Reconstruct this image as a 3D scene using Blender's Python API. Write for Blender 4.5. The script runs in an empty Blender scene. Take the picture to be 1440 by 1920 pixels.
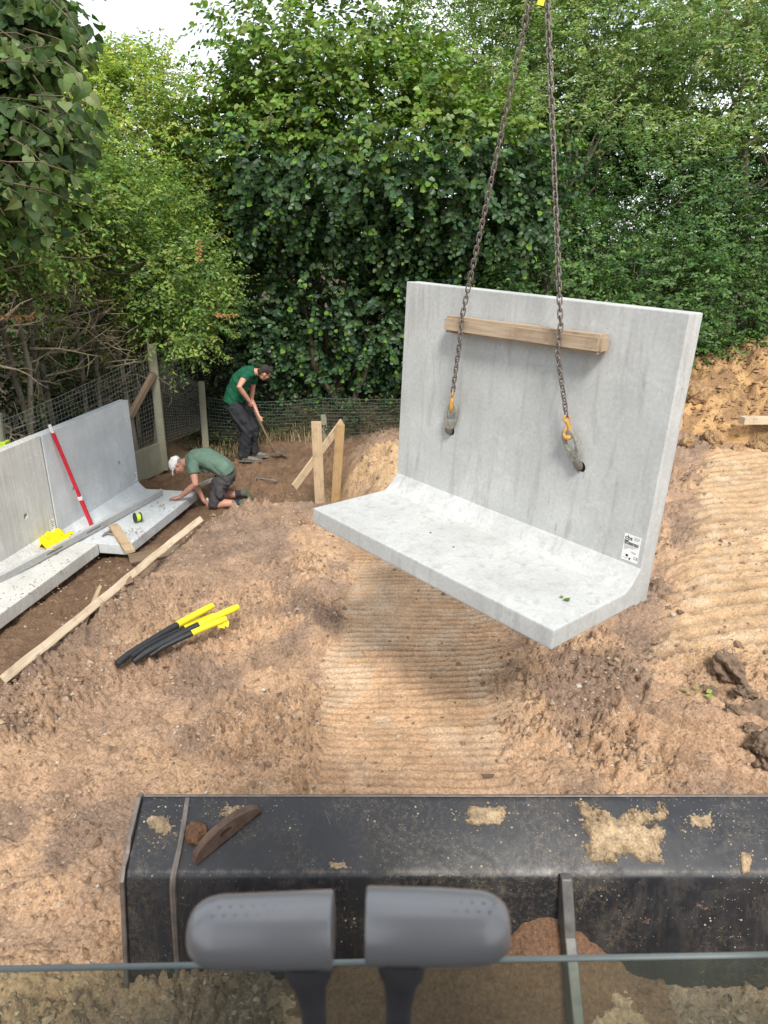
import bpy, bmesh, math, random
import numpy as np
from mathutils import Vector, Matrix, Euler

# ------------------------------------------------------------------ camera, sky, sun, exposure
scene = bpy.context.scene
C = scene.collection
CAM_H = 3.2
PITCH = math.radians(20.9)
cam_data = bpy.data.cameras.new('camera')
cam = bpy.data.objects.new('camera', cam_data)
C.objects.link(cam)
cam.location = (0, 0, CAM_H)
cam.rotation_euler = (math.pi / 2 - PITCH, 0, 0)
cam_data.sensor_fit = 'VERTICAL'
cam_data.sensor_height = 36.0
cam_data.lens = 36.0 * 1333 / 1920
cam_data.clip_start = 0.05
cam_data.clip_end = 600
cam_data.dof.use_dof = True
cam_data.dof.focus_distance = 7.0
cam_data.dof.aperture_fstop = 7.5
scene.camera = cam

SUN_EL, SUN_AZ = math.radians(48), math.radians(170)     # behind the camera, a little to its right
world = bpy.data.worlds.new('World')
scene.world = world
world.use_nodes = True
wn = world.node_tree; wn.nodes.clear()
w_out = wn.nodes.new('ShaderNodeOutputWorld')
w_bg = wn.nodes.new('ShaderNodeBackground')
w_sky = wn.nodes.new('ShaderNodeTexSky')
w_sky.sky_type = 'NISHITA'; w_sky.sun_disc = False
w_sky.sun_elevation = SUN_EL; w_sky.sun_rotation = SUN_AZ
w_sky.air_density = 1.0; w_sky.dust_density = 2.0
w_tc = wn.nodes.new('ShaderNodeTexCoord')
w_map = wn.nodes.new('ShaderNodeMapping'); w_map.inputs['Scale'].default_value = (1.0, 1.0, 2.2)
w_noise = wn.nodes.new('ShaderNodeTexNoise'); w_noise.inputs['Scale'].default_value = 2.6
w_noise.inputs['Detail'].default_value = 8; w_noise.inputs['Roughness'].default_value = 0.55
w_ramp = wn.nodes.new('ShaderNodeValToRGB')
w_ramp.color_ramp.elements[0].position = 0.34; w_ramp.color_ramp.elements[0].color = (0.12, 0.12, 0.12, 1)
w_ramp.color_ramp.elements[1].position = 0.54; w_ramp.color_ramp.elements[1].color = (1, 1, 1, 1)
w_mix = wn.nodes.new('ShaderNodeMix'); w_mix.data_type = 'RGBA'
w_mix.inputs[7].default_value = (7.0, 7.2, 7.5, 1)
wn.links.new(w_tc.outputs['Generated'], w_map.inputs['Vector'])
wn.links.new(w_map.outputs[0], w_noise.inputs['Vector'])
wn.links.new(w_noise.outputs[0], w_ramp.inputs[0])
wn.links.new(w_ramp.outputs[0], w_mix.inputs[0])
wn.links.new(w_sky.outputs[0], w_mix.inputs[6])
wn.links.new(w_mix.outputs[2], w_bg.inputs[0])
w_bg.inputs[1].default_value = 0.10
wn.links.new(w_bg.outputs[0], w_out.inputs[0])

sun_data = bpy.data.lights.new('sun', 'SUN')
sun_data.energy = 2.1
sun_data.angle = math.radians(14)
sun_data.color = (1.0, 0.95, 0.88)
sun = bpy.data.objects.new('sun', sun_data); C.objects.link(sun)
# direction towards the sun: azimuth measured clockwise from +Y
sdir = Vector((math.sin(SUN_AZ) * math.cos(SUN_EL), math.cos(SUN_AZ) * math.cos(SUN_EL), math.sin(SUN_EL)))
sun.rotation_euler = sdir.to_track_quat('Z', 'Y').to_euler()
sun.location = (0, 0, 20)

vs = scene.view_settings
vs.view_transform = 'Standard'; vs.look = 'None'; vs.exposure = 1.08; vs.gamma = 1.0
vs.use_curve_mapping = False
scene.cycles.use_denoising = True
scene.cycles.max_bounces = 8
scene.cycles.transparent_max_bounces = 12

# ------------------------------------------------------------------ small maths
rng = np.random.default_rng(7)
random.seed(7)

def ray(px, py):
    x = (px - 720) / 1333.0; y = (960 - py) / 1333.0
    c, s = math.cos(PITCH), math.sin(PITCH)
    return Vector((x, c + y * s, y * c - s))
def atz(px, py, z):
    r = ray(px, py); t = (z - CAM_H) / r.z
    return Vector((0, 0, CAM_H)) + r * t
def aty(px, py, y):
    r = ray(px, py); t = y / r.y
    return Vector((0, 0, CAM_H)) + r * t

def _hash(ix, iy, seed):
    h = (ix.astype(np.int64) * 374761393 + iy.astype(np.int64) * 668265263 + seed * 974711) & 0xFFFFFFFF
    h = ((h ^ (h >> 13)) * 1274126177) & 0xFFFFFFFF
    h = (h ^ (h >> 16)) & 0xFFFFFFFF
    return h.astype(np.float64) / 4294967295.0
def vnoise(x, y, seed=0):
    x = np.asarray(x, float); y = np.asarray(y, float)
    ix = np.floor(x); iy = np.floor(y); fx = x - ix; fy = y - iy
    ux = fx * fx * fx * (fx * (fx * 6 - 15) + 10); uy = fy * fy * fy * (fy * (fy * 6 - 15) + 10)
    a = _hash(ix, iy, seed); b = _hash(ix + 1, iy, seed)
    c = _hash(ix, iy + 1, seed); d = _hash(ix + 1, iy + 1, seed)
    return (a + (b - a) * ux) * (1 - uy) + (c + (d - c) * ux) * uy
def fbm(x, y, octaves=4, seed=0, lac=2.03, gain=0.5):
    s = 0; a = 1; t = 0
    for o in range(octaves):
        s = s + a * (vnoise(x, y, seed + o * 17) * 2 - 1); t += a
        ca, sa = math.cos(.6), math.sin(.6)
        x, y = (x * ca - y * sa) * lac + 5.2, (x * sa + y * ca) * lac + 1.7
        a *= gain
    return s / t
def billow(x, y, octaves=3, seed=0):
    s = 0; a = 1; t = 0
    for o in range(octaves):
        s = s + a * np.abs(vnoise(x, y, seed + o * 31) * 2 - 1); t += a
        x, y = (x * .8 - y * .6) * 2.1 + 3.1, (x * .6 + y * .8) * 2.1 + 8.4; a *= .5
    return s / t
def cellbump(x, y, seed=0, density=0.6):
    """rounded lumps of random size: clods pressed in loose soil"""
    ix = np.floor(x); iy = np.floor(y); best = np.zeros_like(x)
    for dx in (-1, 0, 1):
        for dy in (-1, 0, 1):
            cx = ix + dx; cy = iy + dy
            px = cx + .15 + .7 * _hash(cx, cy, seed); py = cy + .15 + .7 * _hash(cx, cy, seed + 1)
            r = .18 + .5 * _hash(cx, cy, seed + 2) ** 2
            on = _hash(cx, cy, seed + 3) < density
            q = 1 - ((x - px) ** 2 + (y - py) ** 2) / (r * r)
            best = np.maximum(best, np.where(on, np.sqrt(np.clip(q, 0, 1)) * r, 0))
    return best
def sstep(a, b, x):
    t = np.clip((x - a) / (b - a), 0, 1)
    return t * t * (3 - 2 * t)
def gauss(x, m, s):
    return np.exp(-((x - m) / s) ** 2)

# ------------------------------------------------------------------ materials
def new_mat(name):
    m = bpy.data.materials.new(name); m.use_nodes = True
    nt = m.node_tree; nt.nodes.clear()
    out = nt.nodes.new('ShaderNodeOutputMaterial')
    b = nt.nodes.new('ShaderNodeBsdfPrincipled')
    nt.links.new(b.outputs[0], out.inputs[0])
    return m, nt, b, out
class NG:
    """tiny node helper"""
    def __init__(s, nt): s.nt = nt
    def n(s, t, **kw):
        k = s.nt.nodes.new(t)
        for a, v in kw.items(): setattr(k, a, v)
        return k
    def l(s, a, b): s.nt.links.new(a, b)
    def coord(s, which='Object', scale=(1, 1, 1), rot=(0, 0, 0)):
        tc = s.n('ShaderNodeTexCoord'); mp = s.n('ShaderNodeMapping')
        mp.inputs['Scale'].default_value = scale; mp.inputs['Rotation'].default_value = rot
        s.l(tc.outputs[which], mp.inputs[0]); return mp.outputs[0]
    def noise(s, vec, scale, detail=4, rough=.5, dist=0):
        k = s.n('ShaderNodeTexNoise'); k.inputs['Scale'].default_value = scale
        k.inputs['Detail'].default_value = detail; k.inputs['Roughness'].default_value = rough
        k.inputs['Distortion'].default_value = dist
        if vec is not None: s.l(vec, k.inputs['Vector'])
        return k.outputs[0]
    def voro(s, vec, scale, feature='F1', out=0, rand=1):
        k = s.n('ShaderNodeTexVoronoi'); k.feature = feature; k.inputs['Scale'].default_value = scale
        k.inputs['Randomness'].default_value = rand
        if vec is not None: s.l(vec, k.inputs['Vector'])
        return k.outputs[out]
    def ramp(s, fac, stops):
        k = s.n('ShaderNodeValToRGB'); e = k.color_ramp.elements
        while len(e) < len(stops): e.new(.5)
        for q, (p, c) in zip(e, stops):
            q.position = p; q.color = (c, c, c, 1) if isinstance(c, (int, float)) else (*c, 1)
        s.l(fac, k.inputs[0]); return k.outputs[0]
    def mix(s, fac, a, b, mode='MIX'):
        k = s.n('ShaderNodeMix'); k.data_type = 'RGBA'; k.blend_type = mode
        for v, i in ((fac, 0), (a, 6), (b, 7)):
            if isinstance(v, (int, float)): k.inputs[i].default_value = v if i == 0 else (v, v, v, 1)
            elif isinstance(v, tuple): k.inputs[i].default_value = (*v, 1)
            else: s.l(v, k.inputs[i])
        return k.outputs[2]
    def math(s, op, a, b=None, clamp=False):
        k = s.n('ShaderNodeMath'); k.operation = op; k.use_clamp = clamp
        for v, i in ((a, 0), (b, 1)):
            if v is None: continue
            if isinstance(v, (int, float)): k.inputs[i].default_value = v
            else: s.l(v, k.inputs[i])
        return k.outputs[0]
    def bump(s, h, strength=.5, dist=.01, normal=None):
        k = s.n('ShaderNodeBump'); k.inputs['Strength'].default_value = strength
        k.inputs['Distance'].default_value = dist
        s.l(h, k.inputs['Height'])
        if normal is not None: s.l(normal, k.inputs['Normal'])
        return k.outputs[0]

M = {}
def soil_material():
    m, nt, b, o = new_mat('soil'); g = NG(nt)
    at = g.n('ShaderNodeAttribute'); at.attribute_name = 'soil'
    vec = g.coord('Object')
    n1 = g.noise(vec, 9, 8, .65); n2 = g.noise(vec, 60, 5, .65); n3 = g.noise(vec, 260, 2, .6)
    col = g.mix(1, at.outputs['Color'], g.ramp(n1, [(.25, .80), (.5, 1.0), (.75, 1.18)]), 'MULTIPLY')
    col = g.mix(1, col, g.ramp(n2, [(.30, .60), (.5, 1.0), (.70, 1.34)]), 'MULTIPLY')
    # every grain and crumb has its own tone
    for sc_, lo_, hi_ in ((34, .95, 1.05), (120, .92, 1.08)):
        gc = g.n('ShaderNodeTexVoronoi'); gc.inputs['Scale'].default_value = sc_; g.l(vec, gc.inputs['Vector'])
        col = g.mix(at.outputs['Alpha'], col, g.ramp(gc.outputs['Color'], [(.2, lo_), (.8, hi_)]), 'MULTIPLY')
    # pale grit and small pebbles in the soil
    cell = g.n('ShaderNodeTexVoronoi'); cell.inputs['Scale'].default_value = 95; g.l(vec, cell.inputs['Vector'])
    spot = g.ramp(cell.outputs['Distance'], [(.16, 1), (.28, 0)])
    pick = g.ramp(cell.outputs['Color'], [(.62, 0), (.70, 1)])
    grit = g.math('MULTIPLY', spot, pick)
    grit = g.math('MULTIPLY', grit, at.outputs['Alpha'])
    col = g.mix(grit, col, (.42, .36, .28))
    g.l(col, b.inputs['Base Color'])
    b.inputs['Roughness'].default_value = .95; b.inputs['Specular IOR Level'].default_value = .15
    h = g.math('ADD', g.math('MULTIPLY', n2, 1.0), g.math('MULTIPLY', n3, .35))
    h = g.math('ADD', h, g.math('MULTIPLY', grit, .5))
    n4 = g.noise(vec, 28, 6, .7)
    g.l(g.bump(h, .8, .011, g.bump(n4, .8, .026)), b.inputs['Normal'])
    return m
def plain(name, col, rough=.6, metal=0, spec=.4, nscale=20, var=.25, bump=.2, bdist=.004, stretch=(1, 1, 1)):
    m, nt, b, o = new_mat(name); g = NG(nt)
    vec = g.coord('Object', stretch)
    n = g.noise(vec, nscale, 6, .6)
    c = g.mix(1, tuple(col), g.ramp(n, [(.25, 1 - var), (.75, 1 + var)]), 'MULTIPLY')
    g.l(c, b.inputs['Base Color'])
    b.inputs['Roughness'].default_value = rough; b.inputs['Metallic'].default_value = metal
    b.inputs['Specular IOR Level'].default_value = spec
    if bump: g.l(g.bump(n, bump, bdist), b.inputs['Normal'])
    return m
def concrete(name, base=(.50, .51, .50), streak=.5, boards=0.0, stain=(.33, .33, .31)):
    m, nt, b, o = new_mat(name); g = NG(nt)
    v = g.coord('Object'); vs_ = g.coord('Object', (5, 5, .7))
    n1 = g.noise(v, 2.2, 6, .6); n2 = g.noise(vs_, 3.0, 6, .62, .4); n3 = g.noise(v, 45, 5, .6)
    c = g.mix(g.ramp(n1, [(.32, 0), (.68, 1)]), tuple(x * .84 for x in base), tuple(x * 1.07 for x in base))
    c = g.mix(g.math('MULTIPLY', g.ramp(n2, [(.52, 0), (.72, 1)]), streak), c, stain)
    pale = g.ramp(g.noise(v, 5, 8, .75, 1.0), [(.55, 0), (.66, .30)])
    c = g.mix(pale, c, tuple(min(.85, x * 1.32) for x in base))
    c = g.mix(1, c, g.ramp(n3, [(.3, .90), (.7, 1.08)]), 'MULTIPLY')
    # short dark scuffs running down the face, and air pits
    scuff = g.math('MULTIPLY', g.ramp(g.noise(g.coord('Object', (16, 16, 2.4)), 2.0, 5, .75), [(.62, 0), (.69, 1)]),
                   g.ramp(g.noise(v, 2.3, 3), [(.5, 0), (.60, 1)]))
    c = g.mix(g.math('MULTIPLY', scuff, .75), c, (.13, .13, .125))
    pit = g.ramp(g.voro(v, 30), [(.07, 1), (.11, 0)])
    pitc = g.math('MULTIPLY', pit, g.ramp(g.noise(v, 5, 2), [(.48, 0), (.56, 1)]))
    c = g.mix(g.math('MULTIPLY', pitc, .6), c, (.12, .12, .115))
    h = g.math('SUBTRACT', g.math('MULTIPLY', n3, .3), pitc)
    if boards:
        w = g.noise(g.coord('Object', (38, 38, 1.2)), 1.0, 3, .6)
        c = g.mix(g.math('MULTIPLY', g.ramp(w, [(.42, 1), (.56, 0)]), boards), c, (.30, .27, .21))
        h = g.math('ADD', h, g.math('MULTIPLY', w, .8))
    g.l(c, b.inputs['Base Color'])
    g.l(g.ramp(n1, [(.3, .62), (.7, .82)]), b.inputs['Roughness'])
    b.inputs['Specular IOR Level'].default_value = .35
    g.l(g.bump(h, .45, .004), b.inputs['Normal'])
    return m
def wood(name, light, dark, rough=.75, knots=True):
    m, nt, b, o = new_mat(name); g = NG(nt)
    vec = g.coord('Object', (1.2, 16, 16)); v0 = g.coord('Object')
    w = g.n('ShaderNodeTexWave'); w.wave_type = 'BANDS'; w.bands_direction = 'Y'
    w.inputs['Scale'].default_value = 1.6; w.inputs['Distortion'].default_value = 5
    w.inputs['Detail'].default_value = 3; w.inputs['Detail Scale'].default_value = .8
    g.l(vec, w.inputs['Vector'])
    n = g.noise(g.coord('Object', (2.5, 60, 60)), 1.5, 5, .6)
    c = g.mix(g.math('MULTIPLY', w.outputs[0], .55), light, dark)
    c = g.mix(1, c, g.ramp(n, [(.3, .76), (.7, 1.12)]), 'MULTIPLY')
    if knots:
        k = g.ramp(g.voro(g.coord('Object', (2.2, 9, 9)), 1.2), [(.06, 1), (.13, 0)])
        c = g.mix(g.math('MULTIPLY', k, .75), c, tuple(x * .35 for x in dark))
    dirt = g.ramp(g.noise(v0, 6, 6, .7), [(.52, 0), (.72, 1)])
    c = g.mix(g.math('MULTIPLY', dirt, .6), c, (.17, .12, .078))
    g.l(c, b.inputs['Base Color']); b.inputs['Roughness'].default_value = rough
    b.inputs['Specular IOR Level'].default_value = .25
    g.l(g.bump(n, .35, .003), b.inputs['Normal'])
    return m
def leaf_mat(name, trans=.35, rough=.45, spec=.35):
    m, nt, b, o = new_mat(name); g = NG(nt)
    at = g.n('ShaderNodeAttribute'); at.attribute_name = 'leaf'
    g.l(at.outputs['Color'], b.inputs['Base Color'])
    b.inputs['Roughness'].default_value = rough; b.inputs['Specular IOR Level'].default_value = spec
    tr = g.n('ShaderNodeBsdfTranslucent')
    hs = g.mix(1, at.outputs['Color'], (1.25, 1.35, .55), 'MULTIPLY')
    g.l(hs, tr.inputs[0])
    mx = g.n('ShaderNodeMixShader'); mx.inputs[0].default_value = trans
    g.l(b.outputs[0], mx.inputs[1]); g.l(tr.outputs[0], mx.inputs[2]); g.l(mx.outputs[0], o.inputs[0])
    return m
def bark(name, light, dark, scale=18):
    m, nt, b, o = new_mat(name); g = NG(nt)
    n = g.noise(g.coord('Object', (1, 1, .25)), scale, 6, .65)
    n2 = g.noise(g.coord('Object'), 3, 3)
    c = g.mix(g.ramp(n, [(.35, 0), (.65, 1)]), dark, light)
    c = g.mix(g.math('MULTIPLY', g.ramp(n2, [(.5, 0), (.7, 1)]), .5), c, (.10, .115, .05))
    g.l(c, b.inputs['Base Color']); b.inputs['Roughness'].default_value = .9
    g.l(g.bump(n, .5, .01), b.inputs['Normal'])
    return m
def painted_steel():
    """worn black paint: scratches, dried mud specks, bare pale edges"""
    m, nt, b, o = new_mat('black_painted_steel'); g = NG(nt)
    v = g.coord('Object')
    c = g.mix(g.noise(v, 6, 5, .6), (.009, .0105, .0135), (.018, .020, .024))
    dust = g.ramp(g.noise(v, 3.5, 8, .75, .6), [(.50, 0), (.70, 1)])
    c = g.mix(g.math('MULTIPLY', dust, .16), c, (.16, .13, .10))
    sc = g.voro(g.coord('Object', (3, 14, 14), (0, 0, .5)), 3.0, 'DISTANCE_TO_EDGE')
    scr = g.math('MULTIPLY', g.ramp(sc, [(.0, 1), (.006, 0)]), g.ramp(g.noise(v, 5, 3), [(.60, 0), (.66, 1)]))
    sc2 = g.voro(g.coord('Object', (16, 5, 5), (.3, .2, -.4)), 2.2, 'DISTANCE_TO_EDGE')
    scr2 = g.math('MULTIPLY', g.ramp(sc2, [(.0, 1), (.006, 0)]), g.ramp(g.noise(v, 7, 3, .5), [(.54, 0), (.60, 1)]))
    c = g.mix(g.math('MULTIPLY', g.math('MAXIMUM', scr, scr2), .6), c, (.34, .30, .25))
    cell = g.n('ShaderNodeTexVoronoi'); cell.inputs['Scale'].default_value = 34; g.l(v, cell.inputs['Vector'])
    fl = g.math('MULTIPLY', g.ramp(cell.outputs['Distance'], [(.13, 1), (.20, 0)]), g.ramp(cell.outputs['Color'], [(.70, 0), (.74, 1)]))
    cell2 = g.n('ShaderNodeTexVoronoi'); cell2.inputs['Scale'].default_value = 90; g.l(v, cell2.inputs['Vector'])
    fl2 = g.math('MULTIPLY', g.ramp(cell2.outputs['Distance'], [(.14, 1), (.24, 0)]), g.ramp(cell2.outputs['Color'], [(.72, 0), (.76, 1)]))
    fl = g.math('MULTIPLY', g.math('MAXIMUM', fl, fl2), g.ramp(g.noise(v, 3.1, 5, .6), [(.42, 0), (.56, 1)]))
    c = g.mix(fl, c, (.40, .33, .22))
    film = g.math('MULTIPLY', g.ramp(g.noise(v, 1.7, 4, .6), [(.44, 0), (.60, 1)]), g.ramp(g.noise(v, 42, 9, .85), [(.50, 0), (.58, 1)]))
    c = g.mix(g.math('MULTIPLY', film, .28), c, (.24, .185, .12))
    rust = g.ramp(g.noise(v, 4.2, 9, .78, .3), [(.66, 0), (.70, 1)])
    c = g.mix(g.math('MULTIPLY', rust, .8), c, (.22, .13, .09))
    sp = g.n('ShaderNodeSeparateXYZ'); tcg = g.n('ShaderNodeTexCoord'); g.l(tcg.outputs['Object'], sp.inputs[0])
    dz = g.math('ABSOLUTE', g.math('SUBTRACT', sp.outputs[2], .535))
    worn = g.math('ADD', g.math('MULTIPLY', dz, -14.0), g.noise(g.coord('Object', (2.2, 1, 1)), 9, 9, .8))
    c = g.mix(g.math('MULTIPLY', g.ramp(worn, [(.42, 0), (.56, 1)]), .6), c, (.15, .125, .10))
    low = g.math('MULTIPLY', g.ramp(sp.outputs[2], [(.0, 1), (.50, .55), (.53, 0)]), g.ramp(g.noise(g.coord('Object', (14, 3, 1.5)), 3.0, 8, .8), [(.50, 0), (.66, 1)]))
    c = g.mix(g.math('MULTIPLY', low, .38), c, (.09, .068, .04))
    g.l(c, b.inputs['Base Color'])
    r = g.math('ADD', g.ramp(g.noise(v, 9, 5), [(.3, .32), (.7, .50)]), g.math('MULTIPLY', g.math('MAXIMUM', fl, dust), .35))
    g.l(r, b.inputs['Roughness']); b.inputs['Specular IOR Level'].default_value = .5
    h = g.math('ADD', g.math('MULTIPLY', fl, .6), g.math('MULTIPLY', g.noise(v, 30, 4), .25))
    g.l(g.bump(h, .5, .004), b.inputs['Normal'])
    return m
def glass_mat():
    m, nt, b, o = new_mat('dusty_window_glass'); g = NG(nt)
    tr = g.n('ShaderNodeBsdfTransparent'); tr.inputs[0].default_value = (.86, .91, .85, 1)
    gl = g.n('ShaderNodeBsdfGlossy'); gl.inputs[1].default_value = .03
    lw = g.n('ShaderNodeLayerWeight'); lw.inputs[0].default_value = .25
    fr_ = g.math('ADD', g.math('MULTIPLY', lw.outputs['Fresnel'], 0.0), g.math('MULTIPLY', g.math('POWER', lw.outputs['Facing'], 4), .5))
    m1 = g.n('ShaderNodeMixShader'); g.l(g.math('ADD', fr_, .03), m1.inputs[0]); g.l(tr.outputs[0], m1.inputs[1]); g.l(gl.outputs[0], m1.inputs[2])
    b.inputs['Base Color'].default_value = (.30, .31, .27, 1); b.inputs['Roughness'].default_value = .9
    m2 = g.n('ShaderNodeMixShader')
    n = g.noise(g.coord('Object'), 14, 6, .7)
    g.l(g.ramp(n, [(.3, .07), (.7, .14)]), m2.inputs[0])
    g.l(m1.outputs[0], m2.inputs[1]); g.l(b.outputs[0], m2.inputs[2]); g.l(m2.outputs[0], o.inputs[0])
    return m
def grip_mat():
    m, nt, b, o = new_mat('grey_moulded_grip'); g = NG(nt)
    b.inputs['Base Color'].default_value = (.20, .20, .205, 1); b.inputs['Roughness'].default_value = .30
    b.inputs['Specular IOR Level'].default_value = .9
    n = g.noise(g.coord('Object'), 220, 2)
    g.l(g.bump(n, .15, .001), b.inputs['Normal'])
    return m

M['soil'] = soil_material()
M['concrete_new'] = concrete('pale_new_concrete', (.445, .455, .442), .85, 0, (.31, .31, .295))
M['concrete_wall'] = concrete('pale_blue_concrete', (.53, .56, .57), .40, 0, (.38, .385, .37))
M['concrete_old'] = concrete('board_marked_concrete', (.56, .56, .53), .35, .22)
M['concrete_post'] = concrete('mossy_concrete', (.24, .235, .17), .6, .0, (.15, .16, .08))
M['pine'] = wood('new_pine', (.50, .385, .25), (.41, .275, .15))
M['pine_pale'] = wood('dry_pine', (.58, .48, .35), (.47, .36, .23))
M['pine_orange'] = wood('orange_pine', (.43, .29, .145), (.34, .20, .085))
M['wood_grey'] = wood('weathered_beam', (.43, .335, .235), (.31, .225, .15))
M['wood_old'] = wood('old_brown_timber', (.20, .15, .10), (.13, .09, .06))
M['steel_black'] = painted_steel()
M['steel_worn'] = plain('worn_bare_steel', (.20, .17, .15), .5, .6, .5, 14, .4, .5, .004)
M['rust'] = plain('rusty_steel', (.13, .085, .062), .8, .2, .3, 16, .45, .6, .006)
M['chain'] = plain('dull_chain_steel', (.17, .145, .125), .55, .4, .5, 30, .35, .3, .002)
M['clutch'] = plain('dull_forged_steel', (.25, .245, .21), .6, .2, .5, 40, .4, .4, .002)
M['steel_dull'] = plain('dull_grey_steel', (.085, .083, .078), .5, .3, .5, 18, .4, .4, .003)
M['hook'] = plain('orange_hook_paint', (.40, .225, .055), .5, 0, .4, 60, .4, .3, .001)
M['alu'] = plain('dusty_aluminium', (.50, .50, .49), .5, .35, .5, 30, .15, .15, .001)
M['alu_dark'] = plain('dark_slot', (.20, .19, .17), .7, .1, .3, 30, .2, 0)
M['red'] = plain('red_enamel', (.55, .015, .035), .42, 0, .5, 25, .15, .1, .001)
M['white'] = plain('white_plastic', (.72, .72, .70), .5, 0, .4, 30, .06, 0)
M['yellow'] = plain('yellow_tape', (.75, .62, .02), .42, 0, .5, 30, .12, .3, .002)
M['yellow_cloth'] = plain('yellow_cloth', (.72, .58, .01), .85, 0, .2, 30, .15, .3, .002)
M['lime'] = plain('fluorescent_line', (.50, .68, .05), .6, 0, .3, 60, .15, .2, .001)
M['black_rubber'] = plain('black_plastic', (.022, .023, .026), .5, 0, .4, 25, .3, .2, .002)
M['stalk'] = plain('dark_grey_rubber', (.055, .055, .058), .5, 0, .4, 25, .25, .2, .002)
M['grip'] = grip_mat()
M['glass'] = glass_mat()
M['glass_edge'] = plain('frosted_glass_edge', (.13, .155, .15), .45, 0, .5, 30, .1, 0)
M['wire'] = plain('galvanised_wire', (.22, .23, .21), .55, .4, .4, 20, .2, 0)
M['wire_green'] = plain('green_coated_wire', (.05, .09, .07), .55, 0, .4, 20, .2, 0)
M['ink'] = plain('black_ink', (.03, .03, .035), .6, 0, .3, 20, .1, 0)
M['ink_grey'] = plain('grey_ink', (.30, .30, .32), .6, 0, .3, 20, .1, 0)
M['void'] = plain('dark_recess', (.05, .045, .04), .9, 0, .2, 20, .3, 0)  # dark tone for the anchor bowls and foot holes
M['skin'] = plain('sunburnt_skin', (.46, .235, .165), .55, 0, .4, 40, .12, .15, .002)
M['hair'] = plain('dark_short_hair', (.030, .022, .018), .7, 0, .3, 90, .4, .6, .004)
M['shirt_green'] = plain('dark_green_cotton', (.012, .085, .045), .9, 0, .15, 12, .25, .4, .01)
M['shirt_sage'] = plain('sage_green_cotton', (.105, .165, .125), .9, 0, .15, 12, .22, .4, .01)
M['trouser'] = plain('charcoal_work_cloth', (.030, .030, .034), .9, 0, .15, 10, .45, .6, .014)
M['shorts'] = plain('grey_work_cloth', (.060, .058, .058), .9, 0, .15, 12, .45, .6, .012)
M['boot'] = plain('dusty_grey_boot', (.15, .145, .125), .85, 0, .2, 24, .35, .4, .006)
M['boot_green'] = plain('olive_boot', (.085, .09, .065), .85, 0, .2, 24, .35, .4, .006)
M['sock'] = plain('dark_sock', (.035, .035, .042), .95, 0, .1, 60, .3, .4, .002)
M['cap'] = plain('white_cotton', (.72, .70, .66), .85, 0, .2, 14, .10, .3, .005)
M['bark_grey'] = bark('grey_bark', (.19, .17, .13), (.09, .08, .06))
M['bark_brown'] = bark('brown_bark', (.13, .095, .06), (.05, .035, .022))
M['twig'] = bark('pale_twig_bark', (.30, .25, .175), (.15, .115, .075), 40)
M['dry_leaf'] = plain('dry_brown_leaf', (.26, .145, .06), .8, 0, .2, 20, .4, 0)
M['leaf_big'] = leaf_mat('lime_leaf', .28, .5, .28)
M['leaf'] = leaf_mat('hazel_leaf', .32, .42, .38)
M['leaf_soft'] = leaf_mat('small_leaf', .38, .50, .3)
M['straw'] = plain('dry_straw', (.36, .29, .15), .9, 0, .1, 20, .3, 0)
M['heap'] = plain('orange_clod', (.32, .205, .11), .95, 0, .1, 14, .45, 1.0, .06)
M['mud'] = plain('dried_mud', (.34, .25, .155), .95, 0, .1, 55, .5, 1.0, .012)
M['mud_brown'] = plain('damp_brown_mud', (.155, .085, .05), .95, 0, .1, 30, .4, .9, .02)
M['crumb'] = plain('soil_crumb', (.215, .145, .098), .95, 0, .1, 8, .35, .8, .02)
M['crumb_pale'] = plain('dry_soil_crumb', (.36, .27, .19), .95, 0, .1, 8, .3, .8, .02)
M['clod'] = plain('brown_clod', (.19, .135, .095), .95, 0, .1, 22, .4, 1.0, .03)
M['stone'] = plain('pale_stone', (.40, .36, .31), .8, 0, .3, 16, .3, .5, .006)
M['stone_dark'] = plain('brown_stone', (.19, .14, .10), .85, 0, .3, 16, .3, .5, .006)

# ------------------------------------------------------------------ object helpers
ROOT = {}
def tag(o, label=None, cat=None, group=None, kind=None):
    if label: o['label'] = label
    if cat: o['category'] = cat
    if group: o['group'] = group
    if kind: o['kind'] = kind
    return o
def thing(name, label, cat, loc=(0, 0, 0), mat=None, group=None):
    o = bpy.data.objects.new(name, None); C.objects.link(o)
    o.empty_display_size = .1
    mw = mat.copy() if mat is not None else Matrix.Translation(Vector(loc))
    o.matrix_world = mw; ROOT[o.name] = mw
    return tag(o, label, cat, group)
def link(name, me, parent=None, mw=None):
    """an object at world matrix mw; the mesh is in that frame's local coordinates"""
    o = bpy.data.objects.new(name, me); C.objects.link(o)
    mw = Matrix.Identity(4) if mw is None else mw
    if parent is not None:
        o.parent = parent
        o.matrix_basis = ROOT[parent.name].inverted() @ mw
    else:
        o.matrix_world = mw
    ROOT[o.name] = mw
    return o
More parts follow.
